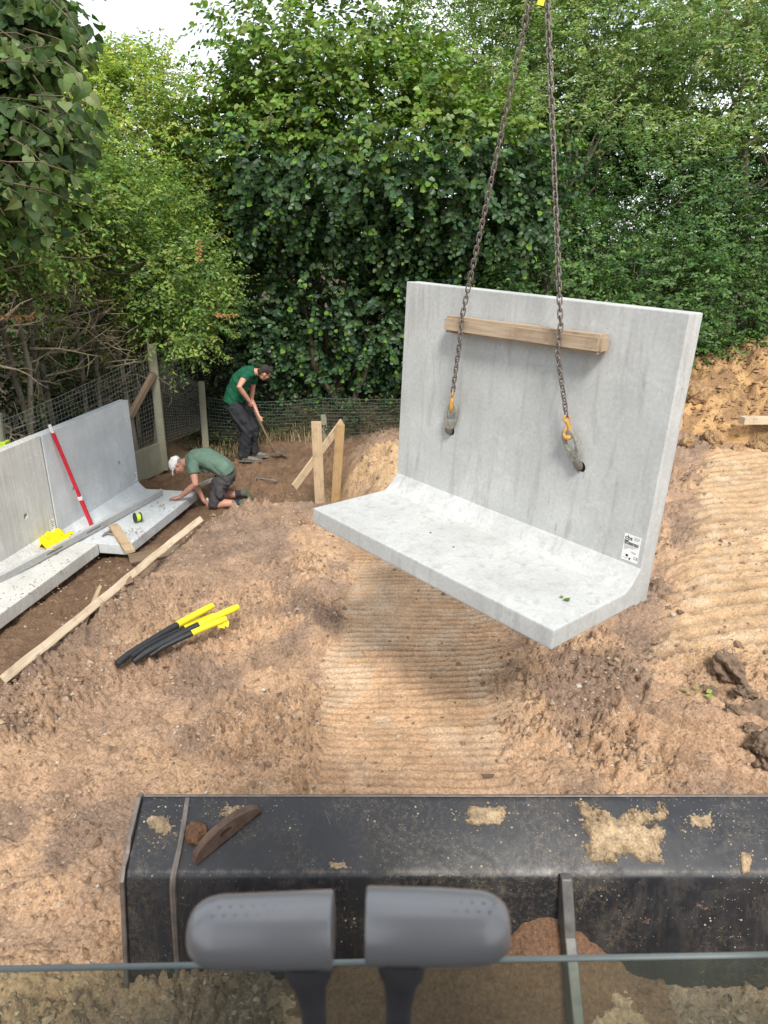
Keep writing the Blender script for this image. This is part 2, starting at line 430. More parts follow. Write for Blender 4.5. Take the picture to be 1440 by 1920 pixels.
def np_mesh(name, verts, faces, mat, smooth=False, attr=None, attr_name='leaf', mat_idx=None):
    me = bpy.data.meshes.new(name)
    verts = np.asarray(verts, np.float32); faces = np.asarray(faces, np.int32)
    k = faces.shape[1]
    me.vertices.add(len(verts)); me.vertices.foreach_set('co', verts.ravel())
    me.loops.add(faces.size); me.loops.foreach_set('vertex_index', faces.ravel())
    me.polygons.add(len(faces))
    me.polygons.foreach_set('loop_start', np.arange(0, faces.size, k, dtype=np.int32))
    me.polygons.foreach_set('loop_total', np.full(len(faces), k, np.int32))
    me.update(calc_edges=True)
    me.polygons.foreach_set('use_smooth', np.full(len(faces), bool(smooth)))
    if attr is not None:
        a = me.attributes.new(attr_name, 'FLOAT_COLOR', 'POINT')
        attr = np.asarray(attr, np.float32)
        if attr.shape[1] == 3: attr = np.c_[attr, np.ones(len(attr), np.float32)]
        a.data.foreach_set('color', attr.ravel())
    if mat is not None: me.materials.append(mat)
    me.update()
    return me

class MB:
    """collects shapes in world (or local) coordinates into one mesh"""
    def __init__(s): s.v = []; s.f = []
    def add(s, vs_, fs):
        n = len(s.v); s.v += [Vector(p) for p in vs_]; s.f += [tuple(i + n for i in f) for f in fs]; return s
    def box(s, size, mw=None, taper=1.0):
        x, y, z = (q / 2 for q in size); mw = mw or Matrix.Identity(4)
        p = [(-x, -y, -z), (x, -y, -z), (x, y, -z), (-x, y, -z), (-x * taper, -y * taper, z), (x * taper, -y * taper, z), (x * taper, y * taper, z), (-x * taper, y * taper, z)]
        return s.add([mw @ Vector(q) for q in p], [(0, 3, 2, 1), (4, 5, 6, 7), (0, 1, 5, 4), (1, 2, 6, 5), (2, 3, 7, 6), (3, 0, 4, 7)])
    def tube(s, pts, radii, seg=8, ref=None, caps=True, closed=False):
        """radii: number, list, or list of (ra, rb); ra along ref"""
        pts = [Vector(p) for p in pts]; n = len(pts)
        if isinstance(radii, (int, float)): radii = [radii] * n
        rr = [(r, r) if isinstance(r, (int, float)) else r for r in radii]
        rings = []; a_prev = None
        for i, p in enumerate(pts):
            if closed: t = pts[(i + 1) % n] - pts[i - 1]
            else: t = pts[min(i + 1, n - 1)] - pts[max(i - 1, 0)]
            t.normalize()
            if ref is not None: a = Vector(ref)
            elif a_prev is not None: a = a_prev
            else: a = Vector((0, 0, 1)) if abs(t.z) < .9 else Vector((1, 0, 0))
            a = a - t * a.dot(t)
            if a.length < 1e-5: a = t.orthogonal()
            a.normalize(); a_prev = a; b = t.cross(a)
            rings.append([p + a * (rr[i][0] * math.cos(2 * math.pi * k / seg)) + b * (rr[i][1] * math.sin(2 * math.pi * k / seg)) for k in range(seg)])
        vs_ = [q for r in rings for q in r]; fs = []
        m = n if closed else n - 1
        for i in range(m):
            j = (i + 1) % n
            for k in range(seg):
                k2 = (k + 1) % seg
                fs.append((i * seg + k, i * seg + k2, j * seg + k2, j * seg + k))
        if caps and not closed:
            fs.append(tuple(range(seg))[::-1]); fs.append(tuple((n - 1) * seg + k for k in range(seg)))
        return s.add(vs_, fs)
    def ball(s, c, r, mw=None, seg=12, rings=8):
        c = Vector(c); r = (r, r, r) if isinstance(r, (int, float)) else r
        R3 = mw.to_3x3() if mw is not None else Matrix.Identity(3)
        vs_ = [c + R3 @ Vector((0, 0, r[2]))]
        for i in range(1, rings):
            th = math.pi * i / rings
            for k in range(seg):
                ph = 2 * math.pi * k / seg
                vs_.append(c + R3 @ Vector((r[0] * math.sin(th) * math.cos(ph), r[1] * math.sin(th) * math.sin(ph), r[2] * math.cos(th))))
        vs_.append(c + R3 @ Vector((0, 0, -r[2]))); fs = []
        for k in range(seg): fs.append((0, 1 + k, 1 + (k + 1) % seg))
        for i in range(rings - 2):
            for k in range(seg):
                a = 1 + i * seg + k; b = 1 + i * seg + (k + 1) % seg
                fs.append((a, a + seg, b + seg, b))
        L = len(vs_) - 1; o = 1 + (rings - 2) * seg
        for k in range(seg): fs.append((o + k, L, o + (k + 1) % seg))
        return s.add(vs_, fs)
    def prism(s, poly, axis0, axis1, ext, origin=(0, 0, 0)):
        """poly in the (axis0, axis1) plane, extruded by vector ext"""
        a0, a1, e, o = Vector(axis0), Vector(axis1), Vector(ext), Vector(origin); n = len(poly)
        p = [o + a0 * q[0] + a1 * q[1] for q in poly]
        return s.add(p + [q + e for q in p], [tuple(range(n))[::-1], tuple(range(n, 2 * n))] + [(i, (i + 1) % n, n + (i + 1) % n, n + i) for i in range(n)])
    def mesh(s, name, mat, bevel=0, seg=2, smooth=False, inv=None, angle=35):
        bm = bmesh.new()
        vv = [bm.verts.new(inv @ p if inv is not None else p) for p in s.v]
        for f in s.f:
            try: bm.faces.new([vv[i] for i in f])
            except ValueError: pass
        bmesh.ops.recalc_face_normals(bm, faces=bm.faces)
        if bevel:
            es = [e for e in bm.edges if len(e.link_faces) == 2 and e.calc_face_angle(0) > math.radians(angle)]
            bmesh.ops.bevel(bm, geom=es, offset=bevel, segments=seg, profile=.6, affect='EDGES', clamp_overlap=True)
        me = bpy.data.meshes.new(name); bm.to_mesh(me); bm.free()
        me.polygons.foreach_set('use_smooth', np.full(len(me.polygons), bool(smooth)))
        if mat: me.materials.append(mat)
        return me
    def build(s, name, mat, parent=None, bevel=0, seg=2, smooth=False, frame=None, angle=35):
        """shapes were given in world coordinates; frame = world matrix of the new object's origin"""
        mw = frame if frame is not None else (ROOT[parent.name] if parent is not None else Matrix.Identity(4))
        me = s.mesh(name, mat, bevel, seg, smooth, mw.inverted(), angle)
        o = link(name, me, parent, mw)
        if smooth and bevel == 0: smooth_by_angle(me, 50)
        return o
def smooth_by_angle(me, deg):
    bm = bmesh.new(); bm.from_mesh(me)
    for e in bm.edges: e.smooth = not (len(e.link_faces) == 2 and e.calc_face_angle(0) > math.radians(deg))
    bm.to_mesh(me); bm.free()
def frame_of(x_axis, up=(0, 0, 1), loc=(0, 0, 0)):
    x = Vector(x_axis).normalized(); z = Vector(up); z = (z - x * z.dot(x)).normalized(); y = z.cross(x)
    m = Matrix((x, y, z)).transposed().to_4x4(); m.translation = Vector(loc); return m
def roughen(me, amp, scale, seed=0):
    n = len(me.vertices); co = np.empty(n * 3, np.float32); me.vertices.foreach_get('co', co); co = co.reshape(-1, 3)
    d = np.stack([fbm(co[:, 1] * scale + 3 * i, co[:, 2] * scale + co[:, 0] * scale * 1.3 + 7 * i, 3, seed + i) for i in range(3)], -1)
    co = co + d * amp
    me.vertices.foreach_set('co', co.astype(np.float32).ravel()); me.update()
def board(name, p0, p1, width, thick, mat, up=(0, 0, 1), parent=None, bevel=.004, wobble=.0, cuts=0):
    """a sawn board from p0 to p1; width lies along up, thick across"""
    p0, p1 = Vector(p0), Vector(p1); L = (p1 - p0).length
    mw = frame_of(p1 - p0, up, (p0 + p1) / 2)
    bm = bmesh.new(); bmesh.ops.create_cube(bm, size=1)
    bmesh.ops.scale(bm, vec=(L, thick, width), verts=bm.verts)
    bmesh.ops.bevel(bm, geom=list(bm.edges), offset=bevel, segments=2, affect='EDGES')
    if wobble:
        es = [e for e in bm.edges if abs(e.verts[0].co.x - e.verts[1].co.x) > L * .5]
        bmesh.ops.subdivide_edges(bm, edges=es, cuts=max(3, int(L / .12)), use_grid_fill=True)
        for v in bm.verts:
            v.co.y += wobble * math.sin(v.co.x * 2.1 + 1) + wobble * .3 * math.sin(v.co.x * 11)
            v.co.z += wobble * .8 * math.sin(v.co.x * 1.7) + wobble * .3 * math.sin(v.co.x * 13 + 1)
    me = bpy.data.meshes.new(name); bm.to_mesh(me); bm.free(); me.materials.append(mat)
    return link(name, me, parent, mw)
def evaluated(o):
    dg = bpy.context.evaluated_depsgraph_get()
    return bpy.data.meshes.new_from_object(o.evaluated_get(dg))
def fused(mb, name, mat, voxel, parent=None, smooth_iter=6, frame=None, rough=0, rough_scale=8):
    """one continuous surface grown round overlapping limbs"""
    mw = frame if frame is not None else (ROOT[parent.name] if parent is not None else Matrix.Identity(4))
    me = mb.mesh('tmp', None, inv=mw.inverted())
    o = bpy.data.objects.new('tmp', me); C.objects.link(o)
    r = o.modifiers.new('r', 'REMESH'); r.mode = 'VOXEL'; r.voxel_size = voxel
    if smooth_iter:
        q = o.modifiers.new('s', 'SMOOTH'); q.iterations = smooth_iter; q.factor = .5
    out = evaluated(o); bpy.data.objects.remove(o); bpy.data.meshes.remove(me)
    out.name = name; out.materials.clear(); out.materials.append(mat)
    out.polygons.foreach_set('use_smooth', np.ones(len(out.polygons), bool))
    if rough: roughen(out, rough, rough_scale)
    return link(name, out, parent, mw)

# ------------------------------------------------------------------ ground
PLANK0, PLANK1 = Vector((-2.86, 4.53, .13)), Vector((-2.16, 7.80, .13))
def ground_masks(x, y):
    d = -(x + 2.88) * .977 + (y - 4.56) * .211            # metres to the left of the long plank
    trench = sstep(-.12, .55, d + .10 * fbm(x * 2.5, y * 2.5, 3, 5)) * (1 - sstep(9.6, 10.4, y) * (1 - sstep(.9, 1.3, d)))
    pit = sstep(8.5, 9.25, y + .25 * fbm(x * 1.5, y * 1.5, 3, 9)) * (1 - sstep(-.75, -.15, x + .2 * fbm(x * 2, y * 2, 2, 4)))
    pit = pit * (1 - sstep(12.2, 13.2, y))
    e = .16 * fbm(x * 2.2, y * 2.2, 4, 21)
    edge = .10 * sstep(5.5, 7.2, y)
    strip = sstep(-.47 + edge, -.33 + edge, x + e) * (1 - sstep(.70, 1.15, x + e * 2.2)) * (1 - sstep(7.3, 8.3, y))
    e2 = .25 * fbm(x * 1.3, y * 1.3, 4, 33)
    rtrack = sstep(2.55, 2.95, x - (y - 6.0) * .50 + e2) * sstep(4.6, 5.2, y) * (1 - sstep(10.8, 11.4, y))
    diag = sstep(1.55, 1.85, x + e2 * .6) * (1 - sstep(4.35, 4.7, y + e2 * .5)) * sstep(3.0, 3.3, y)
    return d, trench, pit, strip, rtrack, diag * (1 - rtrack)
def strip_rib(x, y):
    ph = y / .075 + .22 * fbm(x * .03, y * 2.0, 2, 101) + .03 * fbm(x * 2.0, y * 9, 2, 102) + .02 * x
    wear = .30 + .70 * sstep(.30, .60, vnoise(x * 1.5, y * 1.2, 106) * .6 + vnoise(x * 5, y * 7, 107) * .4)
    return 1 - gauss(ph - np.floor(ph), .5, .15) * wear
def lump_mask(x, y):
    return sstep(.42, .62, vnoise(x * 1.2, y * 1.2, 44) * .65 + vnoise(x * 3.7, y * 3.7, 45) * .35)
def ground_z(x, y):
    x = np.asarray(x, float); y = np.asarray(y, float)
    d, trench, pit, strip, rtrack, diag = ground_masks(x, y)
    near = (1 - sstep(11, 16, y)) * (1 - sstep(5, 9, np.abs(x - .5)))
    z = .05 * fbm(x * .6, y * .6, 3, 1)
    z = z + .08 * gauss(d, -.42, .38) * (1 - sstep(7.6, 8.6, y))
    z = z + .10 * gauss(x, -.66, .17) * (1 - sstep(7, 8, y)) * (.7 + .6 * fbm(x * 3, y * 3, 3, 7))
    z = z + .08 * gauss(x, 1.10, .20) * (1 - sstep(7, 8, y)) * (.7 + .6 * fbm(x * 3, y * 3, 3, 8))
    z = z + .42 * np.exp(-((x - .35) / .95) ** 2 - ((y - 9.95) / .62) ** 2) * (1 + .35 * fbm(x * 3, y * 3, 3, 6))
    z = z * (1 - pit) + pit * (-.36 + .2 * sstep(9.9, 11.1, y) + .03 * fbm(x * 3, y * 3, 3, 12))
    z = z * (1 - trench) + trench * (-.38 + .05 * fbm(x * 2, y * 2, 3, 13) - .05 * sstep(.4, .9, d)
                                     + .10 * gauss(d, .42, .25) * gauss(y, 6.9, .7) + .35 * sstep(2.0, 3.0, d))
    z = z + .25 * sstep(12.2, 15, y)
    # loose crumbly soil
    loose = near * (1 - .9 * strip) * (1 - .65 * rtrack) * (1 - .5 * trench)
    lump = lump_mask(x, y)
    z = z + loose * (.045 * fbm(x * 3.2, y * 3.2, 5, 51, 2.03, .6) + (.020 + .045 * lump) * (billow(x * 7, y * 7, 5, 52) - .3))
    z = z + loose * (.10 + .55 * lump) * .16 * cellbump(x * 8, y * 8, 60, .5)
    z = z + loose * (.35 + .75 * lump) * .11 * cellbump(x * 19, y * 19, 70, .6)
    z = z + loose * (.45 + .65 * lump) * .06 * cellbump(x * 42, y * 42, 80, .65) * (1 - sstep(5, 7.5, y))
    # sharp edged footprints and bucket marks on the left
    fp = fbm(x * 2.1 + 4, y * 1.5, 3, 91)
    z = z - .045 * near * sstep(.14, .19, fp) * (1 - strip) * (1 - rtrack) * (1 - pit)
    pl = cellbump(x * 2.6 + .3 * fbm(x * 3, y * 3, 2, 94), y * 3.4, 95, .7)
    z = z + near * (1 - strip) * (1 - rtrack) * (1 - pit) * (1 - trench) * (.05 * np.clip(pl * 3 - .25, 0, .5))
    cr = np.abs(fbm(x * 1.8 + 9, y * 2.6, 4, 97))
    z = z - .028 * near * (1 - strip) * (1 - pit) * gauss(cr, 0, .030) * sstep(.35, .6, vnoise(x * 1.1, y * 1.1, 98))
    # fine track grouser lines across the strip
    rib = strip_rib(x, y)
    z = z + strip * (.034 * rib * (.45 + .8 * vnoise(x * 1.6, y * 6, 103)) + .006 * fbm(x * 6, y * 26, 4, 105) - .015)
    # coarser, worn track lugs on the right
    ph2 = (y - .22 * x) / .21 + .22 * fbm(x * .6, y * 1.6, 3, 111)
    rib2 = 1 - gauss(ph2 - np.floor(ph2), .5, .16)
    z = z + rtrack * (.065 * rib2 * (.45 + .9 * vnoise(x * 1.7, y * 3, 113)) + .016 * fbm(x * 7, y * 9, 4, 115))
    ph3 = (y + .62 * x) / .24 + .4 * fbm(x * 1.4, y * 1.4, 3, 121)
    z = z + diag * .07 * (np.clip(.5 + .9 * np.sin(2 * math.pi * ph3), 0, 1) - .5)
    # a drag line in the loose soil at the right of the strip
    g = np.abs((x - 1.55) - .55 * (y - 3.8)); z = z - .035 * gauss(g, 0, .03) * (1 - sstep(4.6, 4.8, y)) * sstep(3.3, 3.5, y)
    return z
def ground_col(x, y):
    d, trench, pit, strip, rtrack, diag = ground_masks(x, y)
    tan = np.array([.50, .325, .188]); brown = np.array([.245, .170, .119]); dark = np.array([.135, .084, .050])
    sand = np.array([.46, .315, .175]); pale = np.array([.50, .395, .275]); forest = np.array([.05, .04, .025]); red = np.array([.385, .25, .155])
    def lerp(a, b, t): return a * (1 - t[:, None]) + b * t[:, None]
    c = np.repeat(brown[None], len(x), 0)
    c = lerp(c, tan, .68 * sstep(.42, .70, vnoise(x * 1.3, y * 1.3, 131) * .6 + vnoise(x * 4, y * 4, 132) * .4))
    c = lerp(c, red, .55 * sstep(.5, .75, vnoise(x * 2.1, y * 2.1, 133)))
    left = 1 - sstep(-2.6, -1.4, x + .4 * fbm(x * 1.5, y * 1.5, 3, 134) - .3 * (y - 5))
    c = lerp(c, brown * .84, .7 * left)
    c = lerp(c, tan, .95 * strip)
    mid = strip * (1 - .8 * gauss(x, .22, .14))
    c = lerp(c, pale, mid * .55 * sstep(.42, .62, vnoise(x * 2.2, y * 3, 135) * .5 + vnoise(x * 7, y * 9, 136) * .5))
    c = lerp(c, red, strip * .5 * (1 - sstep(3.6, 4.4, y + .4 * fbm(x * 2, y * 2, 2, 137))))
    c = lerp(c, brown * .72, strip * .95 * (1 - strip_rib(x, y)) * (.35 + .65 * vnoise(x * 1.6, y * 6, 103)))  # shade inside the grooves, put into the soil colour
    damp = strip * sstep(5.6, 6.8, y) * .6 * vnoise(x * 2, y * 5, 150)
    c = lerp(c, np.array([.24, .145, .075]), damp)
    c = lerp(c, sand, .75 * rtrack)
    ph2 = (y - .22 * x) / .21 + .22 * fbm(x * .6, y * 1.6, 3, 111)
    c = lerp(c, pale, rtrack * .5 * sstep(.45, .75, vnoise(x * 2.5, y * 3, 138) * .5 + vnoise(x * 8, y * 8, 140) * .5))
    c = lerp(c, brown * .70, rtrack * .85 * gauss(ph2 - np.floor(ph2), .5, .15) * (.4 + .6 * vnoise(x * 1.7, y * 3, 113)))  # gaps between the lugs painted darker to stand for their shade
    c = lerp(c, red, diag * .7 * sstep(.35, .6, vnoise(x * 2.5, y * 2.5, 139)))
    c = lerp(c, dark, .85 * trench)
    c = lerp(c, dark * 1.05, .9 * pit)
    mound = np.exp(-((x - .35) / .95) ** 2 - ((y - 9.75) / .75) ** 2)
    c = lerp(c, sand * .92, np.clip(mound * 1.4, 0, 1))
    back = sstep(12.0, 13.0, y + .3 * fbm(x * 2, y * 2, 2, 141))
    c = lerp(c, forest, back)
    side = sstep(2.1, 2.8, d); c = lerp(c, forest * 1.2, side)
    c = c * (1.15 + .22 * fbm(x * 5, y * 5, 3, 142))[:, None]
    c = c * np.array([1.0, 1.0, 1.02])[None]
    grit = (1 - .85 * strip) * (1 - .6 * rtrack) * (1 - .7 * trench) * (1 - .8 * pit) * (1 - back)
    return np.clip(np.c_[c, grit], 0, 1)

rows = [-60, -30, -12, -5, -2, 0, .8, 1.3]
y_ = 1.7
while y_ < 14.5: rows.append(y_); y_ *= 1.0024 if 2.8 < y_ < 7 else 1.0037
while y_ < 420: rows.append(y_); y_ *= 1.10
rows = np.array(rows)
NU = 720
U = np.linspace(-1, 1, NU)
half = .72 * np.clip(rows, 1.7, 14.5) + 1.1
X = half[:, None] * U[None] + .15
ext = np.array([.5, 1.5, 4, 10, 25, 60, 140, 300.])
X = np.concatenate([X[:, :1] - ext[::-1][None], X, X[:, -1:] + ext[None]], 1)
Y = np.repeat(rows[:, None], X.shape[1], 1)
gx, gy = X.ravel(), Y.ravel()
gz = ground_z(gx, gy)
nr, nc = X.shape
ii = (np.arange(nr - 1)[:, None] * nc + np.arange(nc - 1)[None]).ravel()
gf = np.stack([ii, ii + 1, ii + nc + 1, ii + nc], -1)
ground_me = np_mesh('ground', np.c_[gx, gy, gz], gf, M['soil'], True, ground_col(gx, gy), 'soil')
tag(link('ground', ground_me), kind='structure')
def gz1(x, y): return float(ground_z(np.array([x]), np.array([y]))[0])

# pebbles and crumbs lying loose on the soil
def rock_shapes(n, seed):
    out = []
    r = np.random.default_rng(seed)
    for i in range(n):
        v = np.array([[1, 0, 0], [.2, .95, .1], [-.9, .3, 0], [-.5, -.8, .1], [.6, -.7, 0], [.1, 0, 1.], [-.3, .2, .9]])
        f = np.array([[0, 1, 5], [1, 6, 5], [1, 2, 6], [2, 3, 6], [3, 5, 6], [3, 4, 5], [4, 0, 5]])
        v = v * (1 + .30 * r.standard_normal((len(v), 1))) * np.array([1, .6 + .4 * r.random(), .55 + .4 * r.random()])
        out.append((v, f))
    return out
def scatter_rocks(name, n, area, size, mats, seed, density=None, zfun=None):
    r = np.random.default_rng(seed)
    shapes = rock_shapes(6, seed)
    x = r.uniform(area[0], area[1], n * 3)
    y = area[2] * (area[3] / area[2]) ** r.random(n * 3)
    if density is not None:
        keep = r.random(len(x)) < density(x, y); x, y = x[keep], y[keep]
    x, y = x[:n], y[:n]; n = len(x)
    s = size[0] * (size[1] / size[0]) ** (r.random(n) ** 2.2)
    z = (zfun or ground_z)(x, y) + s * .02
    ang = r.random(n) * 6.283
    V, F, k = [], [], 0
    for q, (v, f) in enumerate(shapes):
        idx = np.arange(q, n, len(shapes))
        ca, sa = np.cos(ang[idx])[:, None], np.sin(ang[idx])[:, None]
        px = (v[None, :, 0] * ca - v[None, :, 1] * sa) * s[idx][:, None] + x[idx][:, None]
        py = (v[None, :, 0] * sa + v[None, :, 1] * ca) * s[idx][:, None] + y[idx][:, None]
        pz = v[None, :, 2] * s[idx][:, None] + z[idx][:, None]
        V.append(np.stack([px, py, pz], -1).reshape(-1, 3))
        F.append((f[None] + (np.arange(len(idx)) * len(v))[:, None, None] + k).reshape(-1, 3)); k += len(idx) * len(v)
    me = np_mesh(name, np.concatenate(V), np.concatenate(F), mats, False)
    return me
def loose_density(x, y):
    d, trench, pit, strip, rtrack, diag = ground_masks(x, y)
    l = lump_mask(x, y)
    return np.clip((.18 + .82 * l) * (1 - .95 * strip) * (1 - .7 * rtrack) * (1 - .8 * trench) * (1 - .7 * pit), .03, 1)
tag(link('gravel', scatter_rocks('gravel', 5200, (-4, 4.5, 1.9, 9), (.004, .017), M['stone'], 11, loose_density)),
    'pale grit and small pebbles strewn over the churned soil', 'gravel', kind='stuff')
for i, (n_s, sz, mt, nm, lab) in enumerate(((15000, (.005, .026), 'crumb', 'soil_crumbs', 'loose brown soil crumbs strewn over the churned ground'),
                                        (9000, (.005, .026), 'crumb_pale', 'dry_crumbs', 'dry pale soil crumbs strewn over the churned ground'),
                                        (7000, (.004, .022), 'clod', 'damp_crumbs', 'damp dark soil crumbs strewn over the churned ground'),
                                        (1500, (.016, .050), 'crumb', 'small_clods', 'small brown clods strewn along the loose ridges'))):
    tag(link(nm, scatter_rocks(nm, n_s, (-4, 5, 1.9, 10.5), sz, M[mt], 12 + i, loose_density)), lab, 'soil', kind='stuff')

# single stones and clods that stand out
def lump(name, loc, size, mat, label, cat, group=None, seed=0, sub=3, flat=.7, rough=.35):
    bm = bmesh.new(); bmesh.ops.create_icosphere(bm, subdivisions=sub, radius=1)
    v = np.array([q.co[:] for q in bm.verts])
    n1 = fbm(v[:, 0] * 1.3 + seed * 3.1 + v[:, 2], v[:, 1] * 1.3 + v[:, 2] * .7, 4, seed)
    n2 = billow(v[:, 0] * 3 + seed + v[:, 2] * 1.1, v[:, 1] * 3 - v[:, 2] * 1.4, 3, seed + 3)
    k = 1 + rough * 1.1 * n1 + rough * .6 * (n2 - .4)
    v = v * k[:, None] * np.array([size, size * .8, size * flat])
    for q, p in zip(bm.verts, v): q.co = p
    me = bpy.data.meshes.new(name); bm.to_mesh(me); bm.free(); me.materials.append(mat)
    me.polygons.foreach_set('use_smooth', np.full(len(me.polygons), sub > 2))
    o = link(name, me, None, Matrix.Translation(Vector(loc)) @ Euler((0, 0, seed * 1.7)).to_matrix().to_4x4())
    return tag(o, label, cat, group)
for i, (px, py, s, lab) in enumerate([
        (1362, 1262, .13, 'large dark soil clod at the right, topmost of the clod row'),
        (1395, 1300, .085, 'squat brown clod just below the topmost clod at the right'),
        (1330, 1284, .055, 'small grey brown clod beside the fallen green leaves'),
        (1418, 1330, .10, 'crumbling brown clod at the right edge in the middle of the row'),
        (1375, 1338, .06, 'small brown clod left of the crumbling one in the right hand row'),
        (1436, 1408, .17, 'biggest dark clod, cut by the right edge of the picture'),
        (1405, 1372, .05, 'small clod on the slope above the biggest dark clod'),
        (1252, 1140, .035, 'dark clod beside the lower right corner of the hanging panel'),
        (1276, 1145, .03, 'rounded dark clod right of the hanging panel on the track edge')]):
    p = atz(px, py, .03); z = gz1(p.x, p.y)
    lump('soil_clod', (p.x, p.y, z + s * .35), s, M['clod'], lab, 'clod', 'clods beside the right hand track', i + 3, 5, .75, .7)
for i, (px, py, s, dk, lab) in enumerate([
        (1045, 1386, .028, 0, 'white stone, upper one of a pair on the loose soil'),
        (1063, 1400, .030, 0, 'pale broken stone, lower one of a pair on the loose soil'),
        (966, 1350, .024, 0, 'pale flat stone on the right edge of the track strip'),
        (1086, 1279, .028, 0, 'pinkish stone in the shade of the hanging panel, larger of two'),
        (1099, 1276, .017, 0, 'small stone touching the pinkish one under the panel'),
        (1018, 1250, .020, 0, 'small pale stone below the front corner of the hanging panel'),
        (1262, 1154, .030, 0, 'pale rounded stone by the lower right corner of the panel'),
        (493, 1281, .022, 0, 'pale stone lying alone below the black cables'),
        (552, 1356, .022, 0, 'white stone in the loose ridge left of the track strip'),
        (683, 872, .05, 1, 'brown stone on the sandy bank behind the upright boards'),
        (545, 938, .045, 1, 'rounded stone at the foot of the diagonal rail')]):
    p = atz(px, py, .02); z = gz1(p.x, p.y)
    if py < 960:
        p = atz(px, py, .12 if px > 600 else -.1); z = gz1(p.x, p.y)
    lump('stone', (p.x, p.y, z + s * .3), s, M['stone_dark'] if dk else M['stone'], lab, 'stone', 'stones lying on the soil', i + 30, 3, .6, .3)

# spoil heap at the right
def heap_z(x, y):
    r = np.sqrt(((x - 8.3) / 4.3) ** 2 + ((y - 13.6) / 2.5) ** 2) + .07 * fbm(x * .9, y * .9, 3, 301)
    h = 1.65 * np.clip(1 - r, 0, 1) ** .55
    k = sstep(0, .25, h)
    h = h + k * (.13 * fbm(x * 1.7, y * 1.7, 4, 302) + .26 * (billow(x * 2.6, y * 2.6, 5, 303) - .3) + .22 * cellbump(x * 3.2, y * 3.2, 304, .55) + .14 * cellbump(x * 8, y * 8, 305, .6) + .04 * cellbump(x * 17, y * 17, 306, .6))
    return h - .08
hx, hy = np.meshgrid(np.linspace(3.6, 13, 330), np.linspace(10.8, 16.5, 260))
hz = heap_z(hx, hy); hx1, hy1 = hx.ravel(), hy.ravel()
r_ = np.arange(259)[:, None] * 330 + np.arange(329)[None]
hf = np.stack([r_, r_ + 1, r_ + 331, r_ + 330], -1).reshape(-1, 4)
keep = (hz.ravel()[hf].max(1) > -.06)
n_ = vnoise(hx1 * 2, hy1 * 2, 311); n2_ = vnoise(hx1 * 5, hy1 * 5, 312)
hc = np.array([.46, .285, .135])[None] * (.8 + .4 * n_)[:, None]
t_ = (sstep(.55, .8, n2_) * .6)[:, None]; hc = hc * (1 - t_) + np.array([.17, .10, .06])[None] * t_
tag(link('spoil_heap', np_mesh('spoil_heap', np.c_[hx1, hy1, hz.ravel()], hf[keep], M['soil'], True, np.c_[hc, np.full(len(hc), .15)], 'soil')),
    'tall heap of orange dug soil at the right edge', 'soil heap')
tag(link('heap_crumbs', scatter_rocks('heap_crumbs', 3500, (4.2, 9.5, 11.0, 14), (.015, .075), M['heap'], 19, lambda x, y: (heap_z(x, y) > .02) * 1.0, heap_z)),
    'loose orange crumbs covering the soil heap', 'soil', kind='stuff')
def heap1(x, y): return float(heap_z(np.array([x]), np.array([y]))[0])
for i, (px, py, yy, s, lab) in enumerate([
        (1312, 690, 12.3, .28, 'big rounded lump on the left shoulder of the orange heap'),
        (1335, 806, 11.6, .24, 'pale lump low on the orange heap above the dark hollow'),
        (1292, 822, 11.3, .15, 'clod at the left foot of the orange heap beside the panel'),
        (1345, 832, 11.2, .13, 'clod at the foot of the orange heap, second from the panel'),
        (1385, 826, 11.2, .14, 'clod at the foot of the orange heap below the board end'),
        (1425, 815, 11.3, .20, 'large clod at the foot of the orange heap at the picture edge')]):
    p = aty(px, py, yy)
    z = max(heap1(p.x, yy), gz1(p.x, yy))
    lump('heap_clod', (p.x, yy, z + s * .15), s * .8, M['heap'], lab, 'clod', 'clods on the orange heap', i + 50, 5, .75, .5)

# ------------------------------------------------------------------ retaining wall elements
def l_panel(name, label, mat, mw, W, hs, L, t, ts, fil=.1, holes=(), tip=None):
    root = thing(name, label, 'wall panel', mat=mw)
    # stem: plan outline with chamfered arrises and a tongue recess in each end
    c, gd, g0, g1 = .010, .012, ts * .36, ts * .66
    plan = [(c, 0), (W - c, 0), (W, c), (W, g0), (W - gd, g0 + .012), (W - gd, g1 - .012), (W, g1), (W, ts - c), (W - c, ts), (c, ts), (0, ts - c), (0, g1), (gd, g1 - .012), (gd, g0 + .012), (0, g0), (0, c)]
    mb = MB().prism(plan, (1, 0, 0), (0, 1, 0), (0, 0, hs + t), (0, 0, -t))
    me = mb.mesh('stem', mat, .006, 2, angle=60)
    stem = link('stem', me, root, mw)
    if holes:
        cut = MB()
        for (u, v) in holes:
            cut.tube([(u, -.05, v), (u, .045, v)], [.040, .028], 20)
        cm = cut.mesh('cut', None); co = bpy.data.objects.new('cut', cm); C.objects.link(co)
        tmp = bpy.data.objects.new('tmp', me); C.objects.link(tmp)
        bo = tmp.modifiers.new('b', 'BOOLEAN'); bo.operation = 'DIFFERENCE'; bo.object = co; bo.solver = 'EXACT'
        out = evaluated(tmp); bpy.data.objects.remove(tmp); bpy.data.objects.remove(co)
        out.materials.clear(); out.materials.append(mat); out.name = 'stem'
        stem.data = out
    prof = [(.03, -t + .003), (-L, -t + .003), (-L, -.0), (-fil, 0), (-fil * .62, fil * .28), (-fil * .28, fil * .62), (.0, fil), (.03, fil)]
    if tip: prof[1] = (-L, -t + .003); prof[2] = (-L, -tip)
    fb = MB().prism(prof, (0, 1, 0), (0, 0, 1), (W - .012, 0, 0), (.006, 0, 0))
    link('foot_slab', fb.mesh('foot_slab', mat, .009, 2, angle=40), root, mw)
    return root

